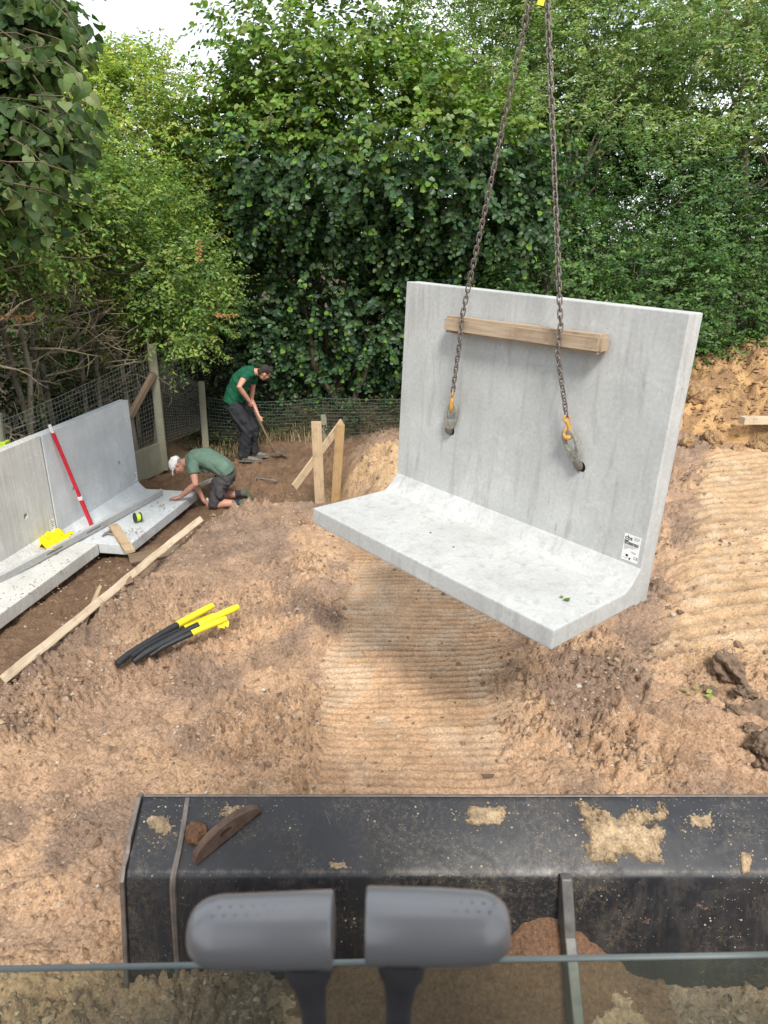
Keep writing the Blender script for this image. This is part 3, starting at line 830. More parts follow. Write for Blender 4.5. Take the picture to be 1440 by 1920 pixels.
# the panel in the air
HP = Matrix.Translation((.086, 5.001, 1.491)) @ Matrix.Rotation(-.857, 4, 'Z') @ Matrix.Rotation(-.026, 4, 'X') @ Matrix.Rotation(.034, 4, 'Y')
panel = l_panel('hanging_wall_panel', 'pale concrete L-shaped wall panel hanging from two chains', M['concrete_new'], HP, 2.0, 1.455, .754, .115, .125, .114,
                holes=((.512, .545), (1.528, .566)))
def hp(u, w, v): return HP @ Vector((u, -w, v))
for (u, v) in ((.512, .545), (1.528, .566)):      # dark lining in the cast anchor bowls
    b_ = MB().tube([hp(u, -.046, v), hp(u, -.020, v)], [.028, .034], 18)
    b_.build('anchor_recess', M['void'], panel, smooth=True)
# delivery label stuck near the corner
st = MB(); e = .0015
st.prism([(1.868, .130), (1.968, .130), (1.966, .282), (1.866, .282)], (1, 0, 0), (0, 0, 1), (0, -e, 0), (0, -.0005, 0))
me = st.mesh('sticker', M['white']); sticker = link('sticker', me, panel, HP); sticker['label'] = 'white printed delivery label with a barcode'
def flat_text(txt, u, v, size, mat, parent, w=.0024, ext=.0003, bold=False):
    cu = bpy.data.curves.new('t', 'FONT'); cu.body = txt; cu.size = size; cu.extrude = ext
    if bold: cu.offset = size * .02
    o = bpy.data.objects.new('t', cu); C.objects.link(o)
    me = evaluated(o); bpy.data.objects.remove(o)
    me.materials.clear(); me.materials.append(mat); me.name = 'lettering'
    mw = HP @ Matrix.Translation((u, -w, v)) @ Matrix.Rotation(math.pi / 2, 4, 'X')
    return link('lettering', me, parent, mw)
for (u, w) in ((.78, .40), (1.02, .44)):     # small holes in the foot, their inner shade drawn as flat dark discs
    MB().tube([hp(u, w, -.01), hp(u, w, .0015)], .007, 10).build('hole_shade_disc', M['void'], panel)
flat_text('cbs', 1.872, .252, .034, M['ink'], sticker, bold=True)
flat_text('CE', 1.941, .150, .022, M['ink'], sticker)
sw = MB()
for k in range(9):
    a = math.pi * (1.12 + .76 * k / 8)
    sw.add([(1.884 + .016 * math.cos(a), -.0025, .250 + .012 * math.sin(a)), (1.884 + .011 * math.cos(a), -.0025, .250 + .004 * math.sin(a))], [])
sw.f = [(2 * k, 2 * k + 1, 2 * k + 3, 2 * k + 2) for k in range(8)]
link('logo_swoosh', sw.mesh('logo_swoosh', M['ink']), sticker, HP)
bars = MB(); u = 1.872
rb = random.Random(3)
while u < 1.958:
    wd = rb.choice([.0012, .002, .003, .0042]); bars.prism([(u, .222), (u + wd, .222), (u + wd, .240), (u, .240)], (1, 0, 0), (0, 0, 1), (0, -.0006, 0), (0, -.0022, 0)); u += wd + rb.choice([.001, .0016, .0024])
link('barcode', bars.mesh('barcode', M['ink']), sticker, HP)
ln = MB()
for (u0, u1, v) in ((1.925, 1.96, .272), (1.925, 1.96, .265), (1.925, 1.952, .258), (1.874, 1.95, .214), (1.874, 1.935, .207), (1.874, 1.90, .200), (1.874, 1.89, .193), (1.92, 1.95, .186), (1.925, 1.95, .180), (1.874, 1.905, .142)):
    ln.prism([(u0, v), (u1, v), (u1, v + .0028), (u0, v + .0028)], (1, 0, 0), (0, 0, 1), (0, -.0006, 0), (0, -.0022, 0))
link('small_print', ln.mesh('small_print', M['ink_grey']), sticker, HP)
mk = MB().prism([(1.893, .153), (1.907, .153), (1.907, .167), (1.893, .167)], (1, 0, 0), (0, 0, 1), (0, -.0006, 0), (0, -.0022, 0))
mk.prism([(1.918, .134), (1.926, .150), (1.912, .150)], (1, 0, 0), (0, 0, 1), (0, -.0006, 0), (0, -.0022, 0))
link('stamp_mark', mk.mesh('stamp_mark', M['ink']), sticker, HP)
# a fallen leaf on its foot
lf = MB(); o_ = hp(1.83, .44, .0)
ax, bx_ = HP.to_3x3() @ Vector((1, 0, 0)), HP.to_3x3() @ Vector((0, -1, 0)); up_ = Vector((0, 0, 1))
for (dx, dy, s, a, lift) in ((0, 0, .045, .4, .012), (.035, .01, .035, 2.2, .020), (-.02, .02, .028, -1.2, .008)):
    d1 = ax * math.cos(a) + bx_ * math.sin(a); d2 = up_.cross(d1); p = o_ + ax * dx + bx_ * dy + up_ * .004
    lf.add([p, p + d1 * s * .5 + d2 * s * .4 + up_ * lift, p + d1 * s + up_ * lift * .5, p + d1 * s * .5 - d2 * s * .4 + up_ * lift * .6], [(0, 1, 2), (0, 2, 3)])
lm = plain('fresh_green_leaf', (.10, .17, .03), .5, 0, .3, 30, .3, 0)
tag(lf.build('fallen_leaf', lm), 'curled green leaf lying on the foot of the hanging panel', 'leaf')
# timber packer across the stem
p0, p1 = hp(.47, .056, 1.240), hp(1.60, .056, 1.257)
pk = board('timber_packer', p0, p1, .100, .095, M['wood_grey'], HP.to_3x3() @ Vector((0, 0, 1)), None, .016, .003)
tag(pk, 'worn squared timber held between the chains and the hanging panel', 'timber')

# the two standing panels on the left
WD = Vector((.17, .985, 0)).normalized(); WN = Vector((WD.y, -WD.x, 0))
def wall_frame(origin, z, rz=0.0):
    # local x along the wall, local -y towards the foot
    x = -WD if False else WD
    m = Matrix((WD, -WN, Vector((0, 0, 1)))).transposed()
    # right handed: x=WD, y=-WN, z=up
    mm = m.to_4x4(); mm.translation = Vector((origin[0], origin[1], z)); return mm
J = Vector((-3.955, 7.965, 0))
FZ = -.22
far_wall = l_panel('standing_wall_panel', 'standing pale blue concrete wall panel nearest the fence post', M['concrete_wall'], wall_frame(J + WD * .008, FZ), 2.0, 1.32, .90, .13, .13, .11, holes=((1.55, .52), (.45, .52)))
near_wall = l_panel('standing_wall_panel', 'older board-marked concrete wall panel cut by the left picture edge', M['concrete_old'], wall_frame(J - WD * 2.0, FZ + .015), 1.992, 1.31, .52, .15, .13, .17, holes=((1.50, .50), (.5, .50)))
def stick(parent, u0, v0, u1, v1):
    f = ROOT[parent.name]
    b = MB().prism([(u0, v0), (u1, v0), (u1, v1), (u0, v1)], (1, 0, 0), (0, 0, 1), (0, -.002, 0), (0, -.001, 0))
    s_ = link('sticker', b.mesh('sticker', M['white']), parent, f)
    l_ = MB()
    for k, (a, c) in enumerate(((.1, .5), (.1, .9), (.1, .7), (.1, .8), (.1, .4))):
        v = v1 - (v1 - v0) * (.15 + .16 * k)
        l_.prism([(u0 + (u1 - u0) * a, v), (u0 + (u1 - u0) * c, v), (u0 + (u1 - u0) * c, v + .012), (u0 + (u1 - u0) * a, v + .012)], (1, 0, 0), (0, 0, 1), (0, -.0006, 0), (0, -.0032, 0))
    link('small_print', l_.mesh('small_print', M['ink_grey']), s_, f)
stick(near_wall, 1.88, .15, 1.975, .30)
stick(far_wall, 1.88, .14, 1.965, .27)

# ------------------------------------------------------------------ fence on the left
def wire_mesh(mb, a, b, z0a, z1a, z0b, z1b, step_h, step_v, r, sag=.0, seed=0):
    a, b = Vector(a), Vector(b); L = (b - a).length; rr = random.Random(seed)
    n = int(L / step_v)
    for i in range(n + 1):
        t = i / n; p = a.lerp(b, t); lo = z0a + (z0b - z0a) * t; hi = z1a + (z1b - z1a) * t - sag * 4 * t * (1 - t)
        q = Vector((rr.gauss(0, .004), rr.gauss(0, .006), 0))
        mb.tube([(p.x + q.x, p.y + q.y, lo), (p.x, p.y, hi)], r * .8, 3, caps=False)
    m = int((max(z1a, z1b) - z0a) / step_h)
    for k in range(m + 1):
        f = k / m; pts = []
        for i in range(13):
            t = i / 12; p = a.lerp(b, t); lo = z0a + (z0b - z0a) * t; hi = z1a + (z1b - z1a) * t - sag * 4 * t * (1 - t)
            pts.append((p.x + rr.gauss(0, .005), p.y + rr.gauss(0, .008), lo + (hi - lo) * f + rr.gauss(0, .004)))
        mb.tube(pts, r * 1.25 if k in (0, m) else r, 3, caps=False)
def post(parent, foot, top, wdt, mat, name='post'):
    foot, top = Vector(foot), Vector(top)
    return board(name, foot, top, wdt, wdt, mat, (1, .2, 0), parent, .012)
fence = thing('wire_fence', 'wire mesh fence with mossy concrete posts behind the standing wall panels', 'fence', (-3.75, 11.3, -.2))
PA_b, PA_t = Vector((-3.63, 11.25, -.35)), aty(284, 645, 11.25)
post(fence, PA_b, PA_t, .125, M['concrete_post'])
PB_b, PB_t = Vector((-3.20, 12.35, -.35)), aty(377, 715, 12.35)
post(fence, PB_b, PB_t, .11, M['concrete_post'])
PC_b = aty(8, 900, 8.35); PC_t = aty(-8, 775, 8.35)
pc = post(fence, (PC_b.x, 8.35, -.3), PC_t, .11, M['concrete_post'])
tp = MB().box((.135, .135, .07), Matrix.Translation(aty(5, 832, 8.35))); tp.build('tape_band', M['lime'], fence, .004)
br0, br1 = aty(243, 783, 10.6), aty(288, 700, 11.17)
board('brace', br0, br1, .085, .085, M['wood_old'], (0, 0, 1), fence, .006)
gb0, gb1 = aty(252, 870, 10.6), aty(312, 862, 11.2)
board('gravel_board', (PA_b.x - .42, 10.2, -.12), (PA_b.x - .03, 11.22, -.12), .50, .05, M['concrete_post'], (0, 0, 1), fence, .005)
w1 = MB(); wire_mesh(w1, (PC_t.x + .03, 8.35), (PA_t.x - .02, 11.2), .0, PC_t.z - .1, .12, PA_t.z - .12, .075, .065, .0016, .03, 1)
w1.build('wire_mesh', M['wire'], fence)
w2 = MB(); wire_mesh(w2, (PA_t.x + .02, 11.3), (PB_t.x, 12.3), .1, PA_t.z - .14, .1, PB_t.z - .05, .055, .045, .0015, .02, 2)
w2.build('wire_mesh', M['wire'], fence)
fence2 = thing('wire_fence', 'low green wire fence at the foot of the hazel, behind the upright boards', 'fence', (-.6, 12.4, -.2))
fp_t = aty(606, 778, 12.4)
post(fence2, (fp_t.x + .02, 12.4, -.3), fp_t, .10, M['concrete_post'])
fr = aty(760, 800, 12.6)
w3 = MB(); wire_mesh(w3, (fp_t.x, 12.36), (fr.x + .9, 12.6), -.15, .62, -.1, .62, .06, .05, .002, .05, 3)
wire_mesh(w3, (-3.15, 12.42), (fp_t.x, 12.40), -.15, .62, -.15, .62, .06, .05, .002, .08, 4)
w3.build('wire_mesh', M['wire_green'], fence2)

# ------------------------------------------------------------------ chain sling
sling = thing('chain_sling', 'two-legged rusty lifting chain sling with orange hooks holding the panel', 'chain', (.735, 4.02, 4.36))
K = Vector((.735, 4.02, 4.36))
def link_mesh():
    pts = []; P_, R_, r_ = .030, .0118, .0043
    for k in range(12):
        a = math.pi * k / 11 - math.pi / 2
        pts.append(Vector((P_ / 2 + R_ * math.cos(a), R_ * math.sin(a), 0)))
    for k in range(12):
        a = math.pi * k / 11 + math.pi / 2
        pts.append(Vector((-P_ / 2 + R_ * math.cos(a), R_ * math.sin(a), 0)))
    return MB().tube(pts, r_, 6, ref=(0, 0, 1), closed=True).mesh('link', M['chain'], smooth=True)
LINK = link_mesh()
def chain(path, mat_up):
    """links of 36 mm pitch along a polyline"""
    path = [Vector(p) for p in path]
    seg = [(path[i + 1] - path[i]).length for i in range(len(path) - 1)]; tot = sum(seg); n = int(round(tot / .036)); st_ = tot / n
    twist = 0.5
    for i in range(n):
        s = (i + .5) * st_; k = 0
        while k < len(seg) - 1 and s > seg[k]: s -= seg[k]; k += 1
        t = (path[k + 1] - path[k]).normalized(); p = path[k] + t * s
        m = frame_of(t, mat_up, p) @ Matrix.Rotation((i % 2) * math.pi / 2 + .5 + .25 * math.sin(i * .21), 4, 'X')
        link('link', LINK, sling, m)
face_n = HP.to_3x3() @ Vector((0, -1, 0))
A1, A2 = hp(.56, .060, .822), hp(1.431, .060, .850)
chain([K + Vector((-.035, 0, -.05)), hp(.654, .128, 1.315), hp(.650, .128, 1.18), A1], face_n)
chain([K + Vector((.035, 0, -.05)), hp(1.364, .128, 1.33), hp(1.366, .128, 1.19), A2], face_n)
# master ring and crane hook just above
mr = MB().tube([K + Vector((.055 * math.cos(a), 0, .02 + .085 * math.sin(a))) for a in [2 * math.pi * k / 24 for k in range(24)]], .011, 8, ref=(0, 1, 0), closed=True)
mr.build('master_ring', M['hook'], sling, smooth=True)
tg = MB().box((.032, .004, .07), Matrix.Translation(K + Vector((.012, -.015, -.085))) @ Matrix.Rotation(.2, 4, 'Y'))
tg.build('rating_tag', M['yellow'], sling, .004)
rt = MB().box((.045, .03, .05), Matrix.Translation(K + Vector((-.02, -.005, -.062)))); rt.build('shortening_clutch', M['red'], sling, .008)
def sling_hook(top, bottom, roll):
    """eye, body, curved hook and latch hanging from top to bottom"""
    top, bottom = Vector(top), Vector(bottom); L = (bottom - top).length
    f = frame_of(bottom - top, face_n, top) @ Matrix.Rotation(roll, 4, 'X')
    mb = MB()
    T = lambda x, y, z=0: f @ Vector((x, y, z))
    mb.tube([T(.016 + .016 * math.cos(a), .016 * math.sin(a)) for a in [2 * math.pi * k / 14 for k in range(14)]], .0075, 6, ref=f.to_3x3() @ Vector((0, 0, 1)), closed=True)
    R_ = L * .15; c = L - R_ - .004
    pts = [T(.034, 0), T(c * .55, .012), T(c * .8, R_ * .8)]
    pts += [T(c + R_ * math.sin(a), R_ * math.cos(a)) for a in [math.radians(q) for q in (5, 35, 65, 95, 125, 155, 185)]] + [T(c - R_ * .5, -R_ * 1.02)]
    mb.tube(pts, [.011, .014, .014, .014, .0145, .015, .015, .014, .013, .011, .008], 8, ref=f.to_3x3() @ Vector((0, 0, 1)))
    o = mb.build('hook', M['hook'], sling, smooth=True)
    la = MB().tube([T(.05, .004), T(c - R_ * .35, -R_ * .95)], [(.009, .004), (.007, .003)], 6)
    la.build('latch', M['hook'], o, smooth=True)
sling_hook(A1, hp(.548, .050, .690), .9)
sling_hook(A2, hp(1.462, .065, .725), -.95)
def ring_clutch(top, bot, label, roll):
    """forged lifting eye: a slotted shackle plate curving into a ball that locks in the recess"""
    top, bot = Vector(top), Vector(bot); L = (bot - top).length
    f = frame_of(bot - top, face_n, top) @ Matrix.Rotation(roll, 4, 'X')
    root = thing('lifting_clutch', label, 'lifting clutch', mat=f, group='lifting clutches in the panel')
    n = 28; ou, inn = [], []
    for k in range(n):
        a = 2 * math.pi * k / n; ca, sa = math.cos(a), math.sin(a)
        sx = abs(ca) ** .55 * (1 if ca >= 0 else -1); sy = abs(sa) ** .55 * (1 if sa >= 0 else -1)
        wd = .043 if ca < 0 else .043 - .016 * ca
        ou.append((L * .42 + L * .46 * sx, wd * sy)); inn.append((L * .30 + L * .225 * abs(ca) ** .8 * (1 if ca >= 0 else -1),   .027 * abs(sa) ** .8 * (1 if sa >= 0 else -1)))
    V_ = [(x, y, .011) for x, y in ou] + [(x, y, .011) for x, y in inn] + [(x, y, -.011) for x, y in ou] + [(x, y, -.011) for x, y in inn]
    F_ = []
    for k in range(n):
        j = (k + 1) % n
        F_ += [(k, j, n + j, n + k), (2 * n + j, 2 * n + k, 3 * n + k, 3 * n + j), (k, 2 * n + k, 2 * n + j, j), (n + j, 3 * n + j, 3 * n + k, n + k)]
    mb = MB().add([f @ Vector(v) for v in V_], F_)
    mb.build('shackle_plate', M['clutch'], root, .003)
    b2 = MB().tube([f @ Vector((L * .80, 0, .002)), f @ Vector((L * .93, 0, -.004)), f @ Vector((L * 1.02, 0, -.022))], [(.020, .024), (.022, .028), (.020, .026)], 12)
    b2.ball(f @ Vector((L * .97, 0, -.012)), .027)
    b2.build('locking_head', M['steel_worn'], root, smooth=True)
    MB().box((.030, .024, .003), f @ Matrix.Translation((L * .63, 0, .0125))).build('maker_plate', M['clutch'], root, .002)
ring_clutch(hp(.554, .045, .725), hp(.516, .024, .540), 'grey forged lifting clutch in the left anchor hole of the panel', -.55)
ring_clutch(hp(1.446, .055, .765), hp(1.526, .024, .568), 'grey slotted lifting clutch in the right anchor hole of the panel', 0)

# ------------------------------------------------------------------ tools and timber on the left
plank = board('long_plank', PLANK0 + Vector((0, 0, -.0)), PLANK1, .072, .028, M['pine_pale'], Vector((-.6, .1, .75)), None, .004, .008)
tag(plank, 'long pale pine plank lying along the trench edge', 'plank')
def prop(p0, p1, w, t, mat, label, up=(0, 0, 1), name='wooden_stake'):
    return tag(board(name, p0, p1, w, t, mat, up, None, .004), label, 'timber')
prop(atz(186, 1103, .06) , atz(150, 1182, .04) + Vector((0, 0, -.02)), .075, .03, M['pine'], 'short pine stake under the long plank', Vector((.5, .2, .8)))
prop(atz(243, 1048, -.26), atz(340, 1028, -.12), .11, .03, M['wood_old'], 'brown board end propped at the trench edge behind the long plank', Vector((0, .3, 1)), 'board_offcut')
off = board('timber_offcut', atz(212, 985, FZ + .03), atz(244, 1034, FZ + .03), .045, .115, M['pine'], (0, 0, 1), None, .004)
tag(off, 'short thick pine offcut lying on the footing slab', 'timber')
# aluminium straightedge
se0, se1 = atz(-60, 1117, FZ + .10), atz(302, 923, FZ + .06)
sm = frame_of(se1 - se0, Vector((.35, -.1, 1)), (se0 + se1) / 2); Ls = (se1 - se0).length
se = thing('straightedge', 'long aluminium straightedge lying across both footing slabs', 'straightedge', mat=sm)
link('bar', MB().box((Ls, .036, .105)).mesh('bar', M['alu'], .004), se, sm)
for (px, py) in ((184, 990), (110, 1030)):
    q = sm.inverted() @ atz(px, py, FZ + .10); b = MB().box((.26, .038, .030), Matrix.Translation((q.x, 0, -.0)))
    link('grip_slot', b.mesh('grip_slot', M['alu_dark'], .003), se, sm)
MBc = MB().box((.006, .040, .109), Matrix.Translation((Ls / 2 + .002, 0, 0))); link('end_cap', MBc.mesh('end_cap', M['alu_dark'], .002), se, sm)
# red staff leaning on the wall
r0, r1 = aty(93, 797, 8.13), atz(172, 985, FZ + .01)
rm = frame_of(r1 - r0, (1, 0, .2), (r0 + r1) / 2); Lr = (r1 - r0).length
rs = thing('measuring_staff', 'red measuring staff leaning against the standing wall panel', 'staff', mat=rm)
link('tube', MB().box((Lr * .93, .028, .040), Matrix.Translation((Lr * .035, 0, 0))).mesh('tube', M['red'], .006), rs, rm)
link('tip', MB().box((Lr * .075, .022, .032), Matrix.Translation((-Lr * .465, 0, 0))).mesh('tip', M['white'], .004), rs, rm)
link('clamp', MB().box((.05, .036, .050), Matrix.Translation((Lr * .21, 0, 0))).mesh('clamp', M['white'], .004), rs, rm)
link('lower_sleeve', MB().box((Lr * .27, .034, .046), Matrix.Translation((Lr * .365, 0, 0))).mesh('lower_sleeve', M['red'], .006), rs, rm)
# yellow cloth / gloves
gl_c = atz(80, 1012, FZ + .12)
gm = MB(); n1, n2 = 26, 18
for i in range(n1):
    for j in range(n2):
        a, b = i / (n1 - 1) - .5, j / (n2 - 1) - .5
        wx = .62 * a * (1 - .25 * b) + .02 * math.sin(9 * b); wy = .36 * b * (1 + .35 * math.sin(3 * a)) + .02 * math.sin(12 * a)
        z = .035 + .028 * math.sin(11 * a + 3 * b) + .022 * math.sin(17 * b - 4 * a) + .015 * math.sin(23 * a + 9 * b) - .10 * max(0, abs(a) - .35) - .10 * max(0, abs(b) - .35)
        gm.v.append(gl_c + Vector((wx * .9 + wy * .3, wy - .15 * wx, z)))
gm.f = [(i * n2 + j, (i + 1) * n2 + j, (i + 1) * n2 + j + 1, i * n2 + j + 1) for i in range(n1 - 1) for j in range(n2 - 1)]
go = gm.build('yellow_cloth', M['yellow_cloth'], smooth=True)
so = go.modifiers.new('thick', 'SOLIDIFY'); so.thickness = .006
tag(go, 'crumpled bright yellow cloth on the near footing slab', 'cloth')
def reel(px, py, z, r, w, axis, label):
    c = atz(px, py, z); f = frame_of(axis, (0, 0, 1), c)
    t = thing('string_reel', label, 'reel', mat=f, group='reels of builders line')
    T = lambda x, y, zz: f @ Vector((x, y, zz))
    MB().tube([T(-w * .32, 0, 0), T(w * .32, 0, 0)], r * .80, 20).build('line', M['lime'], t, smooth=True)
    for s in (-1, 1):
        MB().tube([T(s * w * .34, 0, 0), T(s * w * .5, 0, 0)], r, 20).build('flange', M['black_rubber'], t, .002)
    MB().tube([T(-w * .51, 0, 0), T(-w * .53, 0, 0)], r * .3, 12).build('hub', M['alu_dark'], t)
reel(258, 970, FZ + .075, .062, .085, Vector((-.75, -.6, .1)), 'black reel of lime green line standing on the far footing slab')
reel(88, 1003, FZ + .14, .058, .08, Vector((-.3, -.2, 1)), 'black reel of lime green line lying by the yellow cloth')
def hammer(px0, py0, px1, py1, z, label):
    a, b = atz(px0, py0, z), atz(px1, py1, z); f = frame_of(b - a, (0, 0, 1), a); L = (b - a).length
    t = thing('hammer', label, 'hammer', mat=f)
    T = lambda x, y, zz: f @ Vector((x, y, zz))
    MB().tube([T(0, 0, 0), T(L * .5, 0, .002), T(L, 0, 0)], [(.011, .009), (.010, .008), (.015, .012)], 8).build('handle', M['alu_dark'], t, smooth=True)
    MB().tube([T(0, -.075, -.01), T(0, -.03, .004), T(0, .03, .006), T(0, .045, .006), T(0, .07, .006)], [(.004, .012), (.013, .014), (.014, .015), (.018, .018), (.019, .019)], 10).build('head', M['steel_worn'], t, smooth=True)
hammer(200, 1000, 232, 1006, FZ + .025, 'steel hammer lying on the footing slab against the pine offcut')
p = atz(482, 896, -.3); hammer(482, 896, 520, 902, gz1(p.x, p.y) + .03, 'hammer lying on the soil behind the kneeling worker')
lv0, lv1 = atz(352, 918, -.24), atz(394, 901, -.24)
lvl = thing('spirit_level', 'short pale spirit level beside the kneeling worker', 'level', mat=frame_of(lv1 - lv0, (0, 0, 1), (lv0 + lv1) / 2))
LM = ROOT[lvl.name]
link('bar', MB().box(((lv1 - lv0).length + .1, .024, .055)).mesh('bar', M['alu'], .003), lvl, LM)
link('vial', MB().box((.06, .028, .022), Matrix.Translation((0, 0, .012))).mesh('vial', M['lime'], .003), lvl, LM)
# debris on the slabs
rd = np.random.default_rng(5); dv, df = [], []
for (px, py, n, s) in ((125, 1005, 60, 26), (262, 1000, 60, 20), (60, 1110, 70, 50), (120, 1060, 40, 40), (300, 945, 50, 30)):
    for k in range(n):
        q = atz(px + rd.normal() * s, py + rd.normal() * s * .35, FZ + .018)
        a = rd.random() * 6.28; l = .004 + .010 * rd.random(); w_ = l * (.2 + .5 * rd.random())
        b0 = len(dv); d1 = Vector((math.cos(a), math.sin(a), 0)); d2 = Vector((-d1.y, d1.x, 0))
        dv += [q - d1 * l - d2 * w_, q + d1 * l - d2 * w_, q + d1 * l + d2 * w_, q - d1 * l + d2 * w_, q + Vector((0, 0, .006))]
        df += [(b0, b0 + 1, b0 + 4), (b0 + 1, b0 + 2, b0 + 4), (b0 + 2, b0 + 3, b0 + 4), (b0 + 3, b0, b0 + 4)]
tag(link('soil_litter', np_mesh('soil_litter', [tuple(q) for q in dv], df, M['crumb'])), 'brown litter and soil crumbs scattered on the footing slabs', 'litter', kind='stuff')

# ------------------------------------------------------------------ cables
def cable(p0, p1, cut, r, label, bend, rag=False):
    """a ducted cable coming out of the soil with its taped end in the air"""
    p0, p1 = Vector(p0), Vector(p1); n = 14; pts = []
    for i in range(n + 1):
        t = i / n; p = p0.lerp(p1, t); p.z += bend * 4 * t * (1 - t); pts.append(p)
    pts = [pts[0] + (pts[0] - pts[1]) * 2 + Vector((0, 0, -.015))] + pts
    k = int(n * cut) + 1
    t = thing('power_cable', label, 'cable', pts[1], group='taped cables sticking out of the soil')
    MB().tube(pts[:k + 1], r, 10).build('duct', M['black_rubber'], t, smooth=True)
    MB().tube([pts[k - 1].lerp(pts[k], .6)] + pts[k:], [r * 1.12] * (len(pts) - k) + [r * .95], 10).build('yellow_end', M['yellow'], t, smooth=True)
    if rag:
        e = pts[-1]
        g = MB(); 
        for q in range(5):
            a = q * 1.3; d = Vector((.05 * math.cos(a), .03 * math.sin(a), -.06 - .02 * (q % 2)))
            b0 = pts[-3].lerp(e, q / 5); s_ = Vector((.018, .012, 0))
            g.add([b0 - s_, b0 + s_, b0 + s_ * 1.3 + d * .6 + Vector((0, .01, 0)), b0 + s_ * .4 + d, b0 - s_ * 1.1 + d * .7], [(0, 1, 2, 3, 4)])
        g.build('tape_tail', M['yellow'], t)
def cz(px, py, z): p = atz(px, py, z); return p
c0 = cz(240, 1228, .03); z0 = gz1(c0.x, c0.y)
cable(cz(243, 1226, z0 + .05), aty(398, 1136, 5.60), .60, .028, 'black duct with yellow end, nearest the long plank', .012)
cable(cz(276, 1222, z0 + .05), aty(446, 1138, 5.42), .60, .028, 'black duct whose yellow end reaches farthest right', .012)
cable(cz(300, 1216, z0 + .04), aty(424, 1160, 5.22), .55, .023, 'lowest black duct with torn yellow tape hanging at its end', .008, True)
cable(cz(268, 1216, z0 + .07), aty(400, 1152, 5.62), .62, .018, 'thin yellow ended duct between the two thick ones', .012)

# ------------------------------------------------------------------ batter boards
bz = gz1(-.93, 9.25)
bb = thing('profile_frame', 'setting-out frame of two upright pine boards with a sloping rail', 'timber frame', (-.93, 9.3, bz))
u1t = aty(593, 790, 9.30); u2t = aty(638, 797, 9.62)
board('upright', (u1t.x + .015, 9.30, bz - .12), u1t, .035, .135, M['pine'], (0, 1, 0), bb, .003)
board('upright', (u2t.x - .10, 9.60, gz1(-.7, 9.6) - .1), u2t, .035, .125, M['pine_orange'], (0, 1, 0), bb, .003)
board('rail', aty(551, 914, 9.02), aty(642, 791, 9.78), .115, .028, M['pine'], (0, 0, 1), bb, .003)
hb = board('board_stack_end', aty(1390, 788, 11.35), aty(1500, 788, 11.6), .115, .16, M['pine_pale'], (0, 0, 1), None, .006)
tag(hb, 'grey end of a pine board resting on the foot of the orange heap', 'plank')
# fallen twig with leaves by the clods
tw = MB(); lc = atz(1312, 1293, .03); lc.z = gz1(lc.x, lc.y) + .02
for (dx, dy, a, s) in ((-.06, .01, 2.7, .07), (-.03, -.01, 3.4, .06), (.05, .0, .3, .06), (.03, -.03, -.6, .07), (0, .03, 1.4, .055)):
    d1 = Vector((math.cos(a), math.sin(a), .15)); d2 = Vector((-d1.y, d1.x, .3)); q = lc + Vector((dx, dy, .012))
    tw.add([q, q + d1 * s * .5 + d2 * s * .35, q + d1 * s, q + d1 * s * .5 - d2 * s * .35], [(0, 1, 2), (0, 2, 3)])
tag(tw.build('fallen_leaves', plain('wilted_green_leaf', (.22, .26, .06), .6, 0, .3, 30, .4, 0)), 'wilted light green leaves on the soil by the right clods', 'leaf')
bl = MB(); q = atz(915, 1452, .02); q.z = gz1(q.x, q.y) + .012
bl.add([q + Vector((-.045, .02, .012)), q + Vector((-.02, -.02, 0)), q + Vector((.03, -.015, .006)), q + Vector((.045, .012, .02)), q + Vector((0, .008, .004))], [(0, 1, 4), (1, 2, 4), (2, 3, 4), (3, 0, 4)])
tag(bl.build('dry_leaf', M['rust']), 'single curled brown leaf on the track strip', 'leaf')

# ------------------------------------------------------------------ excavator: blade, window, levers
ex = thing('excavator', 'excavator seen from its cab: black dozer blade, front window and grey levers', 'excavator', (.4, 1.5, 0))
XL, XR = -1.165, 2.12
bprof = [(2.735, .665), (2.722, .690), (2.700, .688), (2.440, .552), (2.405, .520), (2.392, .480), (2.275, .02), (2.268, -.05), (2.40, -.05), (2.52, .05),
         (2.60, .10), (2.615, .22), (2.63, .40), (2.675, .56)]
blade_b = MB().prism([(y, z) for y, z in bprof], (0, 1, 0), (0, 0, 1), (XR - XL, 0, 0), (XL, 0, 0))
blade = blade_b.build('dozer_blade', M['steel_black'], ex, .016, 3, angle=16); blade['label'] = 'scratched black dozer blade spattered with dried mud'
blade.data.polygons.foreach_set('use_smooth', np.ones(len(blade.data.polygons), bool)); smooth_by_angle(blade.data, 45)
# end plate with worn wavy edge
ep = [(2.745, .655), (2.738, .700), (2.700, .704), (2.60, .655), (2.53, .628), (2.49, .575), (2.43, .560), (2.385, .51), (2.375, .46), (2.262, .03), (2.255, -.06), (2.62, -.06), (2.64, .3)]
MB().prism(ep, (0, 1, 0), (0, 0, 1), (.022, 0, 0), (XL - .024, 0, 0)).build('end_plate', M['steel_worn'], blade, .006)
MB().prism(ep, (0, 1, 0), (0, 0, 1), (.022, 0, 0), (XR + .002, 0, 0)).build('end_plate', M['steel_worn'], blade, .006)
